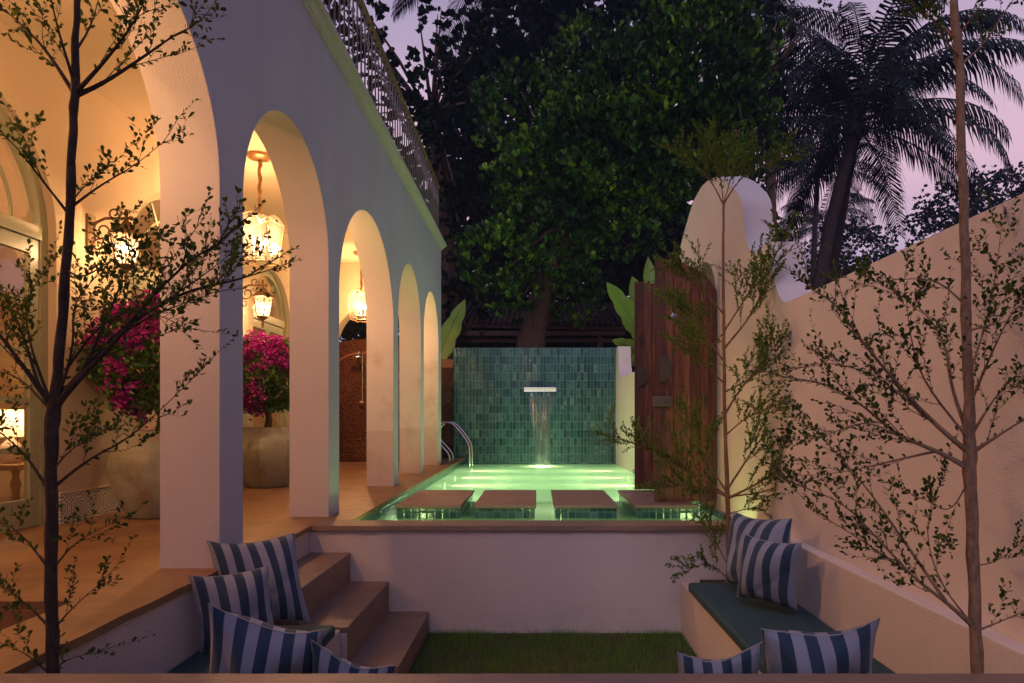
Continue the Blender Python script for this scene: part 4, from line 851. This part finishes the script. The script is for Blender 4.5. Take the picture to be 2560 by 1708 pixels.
def tree(name, label, trunks, blobs, n_per, L, ml, wid=1.15, simple=False, group=None, bk=None, nl=7, shell=.55, twigs=30, **kw):
    base = trunks[0][0][0]; t = thing(name, (base[0], base[1], -1.6), label, 'tree', group)
    m = MB()
    for pts, rs in trunks:
        P = smoothp([tuple(p) for p in pts], 2); rr = np.interp(np.linspace(0,1,len(P)), np.linspace(0,1,len(rs)), rs); m.tube(P, [r*(1+.08*math.sin(i*1.3)) for i, r in enumerate(rr)], 12)
    top = Vector(trunks[0][0][-1])
    for k in range(twigs):
        b = blobs[k % len(blobs)]; c = W(b[0], b[1], b[4]); d = Vector(rdir(1)[0]); e = c+Vector((d.x*b[2]/F*b[4]*.8, d.y*b[5]*.6, d.z*b[3]/F*b[4]*.8)); mid = top.lerp(e, .5)+Vector((0,0,.15))
        m.tube([top, mid, e], [trunks[0][1][-1]*.45, .04, .012], 6)
    m.build('trunk', bk or BT, t, smooth=True)
    p, d, l = rosettes(blobs, n_per, L, shell, nl, **kw); leaves('crown', p, d, l, ml, t, wid, simple); print(name, len(p))
def XY(*a): return [W(*q) for q in a]
tree('broadleaf_tree', 'large leaning tree with glossy green leaves right behind the green tiled wall',
  [(XY((1322,1130,15.5),(1322,880,15.5),(1340,800,15.5),(1372,700,15.3),(1405,620,15.3),(1450,540,15.3)), [.36,.33,.30,.27,.24,.18])],
  [(1740,190,185,175,14.2,1.5,1.15),(1590,300,190,170,14.5,1.3,1.05),(1470,420,190,170,14.8,1.3,1.0),(1660,430,180,130,14.8,1.3,1.0),(1340,470,120,130,15,1.2,.7),(1250,640,105,95,14.6,1.0,.6),(1380,600,120,100,14.6,1.0,.6),(1540,560,130,90,15,1.1,.6),(1310,290,130,110,15.6,1.2,.5),(1480,190,130,120,15.6,1.2,.5),(1280,750,70,70,14.8,.8,.4),(1440,740,70,80,15.2,.7,.5),(1830,330,120,130,14.8,1.0,.7)],
  560, .165, MJ, .95, nl=7, upw=1.15, sp0=.2, sp1=.85)
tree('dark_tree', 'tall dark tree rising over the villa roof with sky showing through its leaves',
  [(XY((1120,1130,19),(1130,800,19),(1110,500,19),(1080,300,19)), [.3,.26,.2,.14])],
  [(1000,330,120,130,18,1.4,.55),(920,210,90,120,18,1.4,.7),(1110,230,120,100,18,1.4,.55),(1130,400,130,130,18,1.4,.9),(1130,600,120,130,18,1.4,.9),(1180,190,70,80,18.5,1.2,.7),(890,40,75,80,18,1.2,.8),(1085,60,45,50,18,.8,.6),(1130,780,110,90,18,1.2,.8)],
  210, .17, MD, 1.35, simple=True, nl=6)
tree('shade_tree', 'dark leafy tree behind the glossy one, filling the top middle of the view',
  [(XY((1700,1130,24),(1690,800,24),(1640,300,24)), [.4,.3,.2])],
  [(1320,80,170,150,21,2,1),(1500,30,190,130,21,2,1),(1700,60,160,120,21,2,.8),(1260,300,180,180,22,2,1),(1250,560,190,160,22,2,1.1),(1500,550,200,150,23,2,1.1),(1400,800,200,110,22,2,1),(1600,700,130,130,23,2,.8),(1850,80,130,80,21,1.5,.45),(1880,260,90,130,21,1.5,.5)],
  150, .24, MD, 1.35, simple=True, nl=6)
tree('fine_leaved_tree', 'fine-leaved tree between the glossy tree and the coconut palms',
  [(XY((1935,1130,18),(1935,800,18),(1930,420,18),(1900,250,18)), [.14,.13,.11,.07])],
  [(1900,390,90,70,17,1,.8),(1840,460,100,60,16.5,1,.8),(1880,170,110,80,17.5,1,.4),(2000,60,100,50,17.5,1,.35),(1800,30,100,40,17.5,1,.5)],
  170, .09, MU, 1.0, simple=True, nl=7)
for (lab, bl, tr, dn) in (('rounded bluish tree far behind the garden wall, below the palm trunks', [(2130,640,110,90,45,3,1),(2050,700,110,90,45,3,1),(2200,690,70,60,45,3,.8),(1980,740,90,80,45,3,1)], (2120,800,45), 90),
      ('spreading dark tree at the right edge above the garden wall', [(2400,530,110,70,40,3,1),(2500,490,110,70,40,3,1),(2330,580,70,60,40,2,.9),(2600,520,90,90,40,3,1),(2450,600,140,70,40,3,1)], (2440,760,40), 110),
      ('dark tree mass seen between the gate and the green tiled wall', [(1560,800,170,160,30,3,1),(1700,850,200,140,30,3,1),(1640,650,120,120,30,3,.6),(1860,850,160,120,32,3,1)], (1620,1100,30), 90)):
    tree('distant_tree', lab, [(XY((tr[0],tr[1]+250,tr[2]),(tr[0],tr[1],tr[2]),(tr[0]-5,tr[1]-120,tr[2])), [.4,.3,.2])], bl, dn*1.7, .20, MD, 1.1, simple=True, group='trees far behind the garden', nl=6, shell=.3, twigs=12)
# undergrowth behind the walls
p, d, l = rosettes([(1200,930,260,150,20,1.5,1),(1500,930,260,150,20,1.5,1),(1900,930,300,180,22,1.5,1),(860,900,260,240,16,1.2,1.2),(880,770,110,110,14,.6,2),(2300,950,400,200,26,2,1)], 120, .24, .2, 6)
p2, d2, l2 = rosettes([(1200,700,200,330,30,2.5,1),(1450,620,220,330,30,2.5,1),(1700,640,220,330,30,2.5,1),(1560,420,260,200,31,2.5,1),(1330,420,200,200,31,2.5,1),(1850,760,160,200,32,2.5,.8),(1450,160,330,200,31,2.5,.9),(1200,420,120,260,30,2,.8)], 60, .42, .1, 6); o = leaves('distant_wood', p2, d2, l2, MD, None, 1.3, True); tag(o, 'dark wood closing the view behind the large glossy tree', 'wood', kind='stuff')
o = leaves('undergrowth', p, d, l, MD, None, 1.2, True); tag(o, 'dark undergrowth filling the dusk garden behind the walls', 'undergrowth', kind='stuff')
# palms
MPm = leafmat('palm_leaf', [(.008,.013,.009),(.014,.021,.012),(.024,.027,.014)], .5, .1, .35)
BP = bark('palm_bark', (.045,.03,.025), (.08,.055,.045), .6)
def palm(base, crown, Rf, nf, label, r0=.17, seed=1, mid=None, group='coconut palms behind the garden'):
    rs = np.random.default_rng(seed); B, C_ = Vector(base), Vector(crown); t = thing('coconut_palm', B, label, 'palm', group)
    m = MB(); pts = [B, B.lerp(C_, .35)+Vector((-.04*Rf, 0, 0)), B.lerp(C_, .7)+Vector((-.02*Rf,0,0)), C_]
    if mid: pts = [B, Vector(mid), C_]
    P = smoothp([tuple(q) for q in pts], 3); m.tube(P, [r0*(1.15-.4*i/len(P))*(1+.05*(i % 2)) for i in range(len(P))], 10); m.build('trunk', BP, t, smooth=True)
    m = MB()
    for k in range(7): a = k*.9; m.sphere(C_+Vector((.28*math.cos(a), .28*math.sin(a), -.25-.08*(k % 3))), .13, 6)
    m.build('coconut', MPm, t)
    for k in range(nf):
        az = 2*math.pi*(k*.382+rs.uniform(-.04,.04)); el = R(78-100*(k/nf)**.9+rs.uniform(-8,8)); L = Rf*rs.uniform(.85,1.1)
        h = Vector((math.cos(az), math.sin(az), 0)); n = 26; pt = []; q = C_.copy(); e = el
        for i in range(n+1):
            pt.append(q.copy()); q = q+(h*math.cos(e)+Vector((0,0,1))*math.sin(e))*L/n; e -= R(78)/n*(.5+1.2*i/n)*(1.2 if el > 0 else .7); e = max(e, R(-88))
        fm = MB(); fm.tube(pt, [max(.008, .035*(1-i/n)) for i in range(n+1)], 5)
        for i in range(3, n+1):
            for sub in (0, .5):
                if i == n and sub: continue
                p0 = pt[i] if sub == 0 else pt[i].lerp(pt[i+1], .5); d = (pt[i]-pt[i-1]).normalized(); s = d.cross(Vector((0,0,1))); s = s.normalized() if s.length > .05 else Vector((-h.y, h.x, 0))
                u = (i+sub)/n; ll = L*.24*math.sin(math.pi*min(1, .12+u*.80))**.7*rs.uniform(.85,1.1)
                for sg in (-1, 1):
                    v = (s*sg*.75+d*.55+Vector((0,0,-.45+rs.uniform(-.15,.15)))).normalized(); a = p0+v*ll*.5; b = a+(v+Vector((rs.uniform(-.2,.2),0,-1.3))).normalized()*ll*.5; w = d*.027*Rf/4
                    fm.add([p0-w*.6, p0+w*.6, a+w, b, a-w], [(0,1,2,4),(4,2,3)])
        fm.build('frond', MPm, t)
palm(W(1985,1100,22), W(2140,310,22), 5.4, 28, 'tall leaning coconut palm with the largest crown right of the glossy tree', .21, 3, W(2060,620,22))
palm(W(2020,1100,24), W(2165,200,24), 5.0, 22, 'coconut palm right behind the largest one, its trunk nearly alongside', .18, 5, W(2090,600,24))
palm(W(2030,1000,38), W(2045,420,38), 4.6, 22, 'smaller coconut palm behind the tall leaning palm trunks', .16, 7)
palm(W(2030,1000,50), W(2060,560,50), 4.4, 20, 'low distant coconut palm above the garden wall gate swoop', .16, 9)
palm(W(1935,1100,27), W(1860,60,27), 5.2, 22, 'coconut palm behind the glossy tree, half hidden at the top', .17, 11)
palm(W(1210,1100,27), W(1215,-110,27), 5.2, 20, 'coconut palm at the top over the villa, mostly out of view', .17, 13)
# shed behind the tiled wall
sd = thing('shed', (0, 18.5, -1.6), 'old dark shed with a tiled roof edge and wooden post behind the green tiled wall', 'shed')
m = MB(); y0 = 17.5; m.add([(-2.6,y0,3.12),(2.4,y0,3.02),(2.4,21,4.1),(-2.6,21,4.2),(-2.6,y0,3.2),(2.4,y0,3.1),(2.4,21,4.18),(-2.6,21,4.28)], [(0,3,2,1),(4,5,6,7),(0,1,5,4),(1,2,6,5),(2,3,7,6),(3,0,4,7)])
for k in range(34): x = -2.55+k*.147; m.tube([(x, y0-.05, 3.215-.02*(x+2.6)/5+.03*math.sin(k*2.2)), (x, 21, 4.3)], .055, 6)
m.build('roof', plain('old_roof_tiles', (.05,.026,.02), .9, bs=.8), sd)
SW = plain('old_timber', (.09,.045,.028), .8, bs=.6)
m = MB(); m.box(-2.5, 2.3, 17.55, 17.63, 2.90, 3.02); m.box(-2.5, 2.3, 17.7, 17.78, 2.74, 2.84); m.build('beam', SW, sd)
for x in (-2.2, 1.66): m = MB(); m.box(x-.07, x+.07, 17.64, 17.78, -1.6, 2.9); m.build('post', SW, sd)
m = MB(); m.box(-2.5, 2.3, 20.5, 20.6, -1.6, 4.0); m.build('back_wall', plain('shed_wall', (.05,.035,.03), .9), sd)
# bananas
MBn = leafmat('banana_leaf', [(.22,.38,.04),(.28,.44,.05),(.16,.30,.04)], .4, .35)
def banana(base, fronds, label, h):
    t = thing('banana_plant', base, label, 'plant', 'banana plants'); B = Vector(base); m = MB(); top = B+Vector((0,0,h)); m.tube([B, top], [.10,.06], 10); m.build('stem', MBn, t, smooth=True)
    for (tip, w, bend) in fronds:
        T = Vector(tip); n = 16; pts = [top.lerp(T, i/n)+Vector((0,0,1))*bend*math.sin(math.pi*i/n) for i in range(n+1)]; m = MB(); vs = []
        d0 = (T-top).normalized(); s = d0.cross(Vector((.25,1,.1))).normalized()
        for i in range(n+1):
            u = i/n; ww = 0 if u < .18 else w*math.sin(math.pi*((u-.18)/.82)**.75)**.6 if u < 1 else 0
            ww *= (1-.18*(i % 3 == 0)); nmv = s.cross(d0).normalized(); vs += [pts[i]-s*ww+nmv*ww*.3, pts[i], pts[i]+s*ww+nmv*ww*.3]
        m.add(vs, [f for i in range(n) for f in ((3*i,3*i+1,3*i+4,3*i+3),(3*i+1,3*i+2,3*i+5,3*i+4))]); m.tube(pts, [.02*(1-.8*i/n) for i in range(n+1)], 6); m.build('leaf', MBn, t, smooth=True)
banana(W(1640,1040,13.5), [(W(1516,705,13.2),.20,.15),(W(1580,690,13.6),.24,.1),(W(1530,850,13),.14,.12),(W(1560,930,12.8),.12,.25),(W(1660,720,14),.2,.2),(W(1620,640,14.5),.2,.1)], 'banana plant with upright light green leaves beside the open gate', .9)
banana(W(1060,1100,14), [(W(1163,748,14),.22,.12),(W(1010,760,14),.22,.1)], 'banana plant with one torn leaf beside the end of the villa', .9)
#@@SECTION haze
hz = MB(); hz.box(-60, 60, -12, 75, -2.7, 30)
hm = bpy.data.materials.new('haze'); hm.use_nodes = True; nt = hm.node_tree; nt.nodes.clear(); ho = nt.nodes.new('ShaderNodeOutputMaterial'); hv = nt.nodes.new('ShaderNodeVolumePrincipled')
hv.inputs['Color'].default_value = (.66, .74, 1.0, 1); hv.inputs['Density'].default_value = .0015; nt.links.new(hv.outputs[0], ho.inputs['Volume'])
tag(hz.build('haze', hm), 'thin bluish dusk air over the garden', 'haze', kind='stuff')
S.cycles.volume_bounces = 0
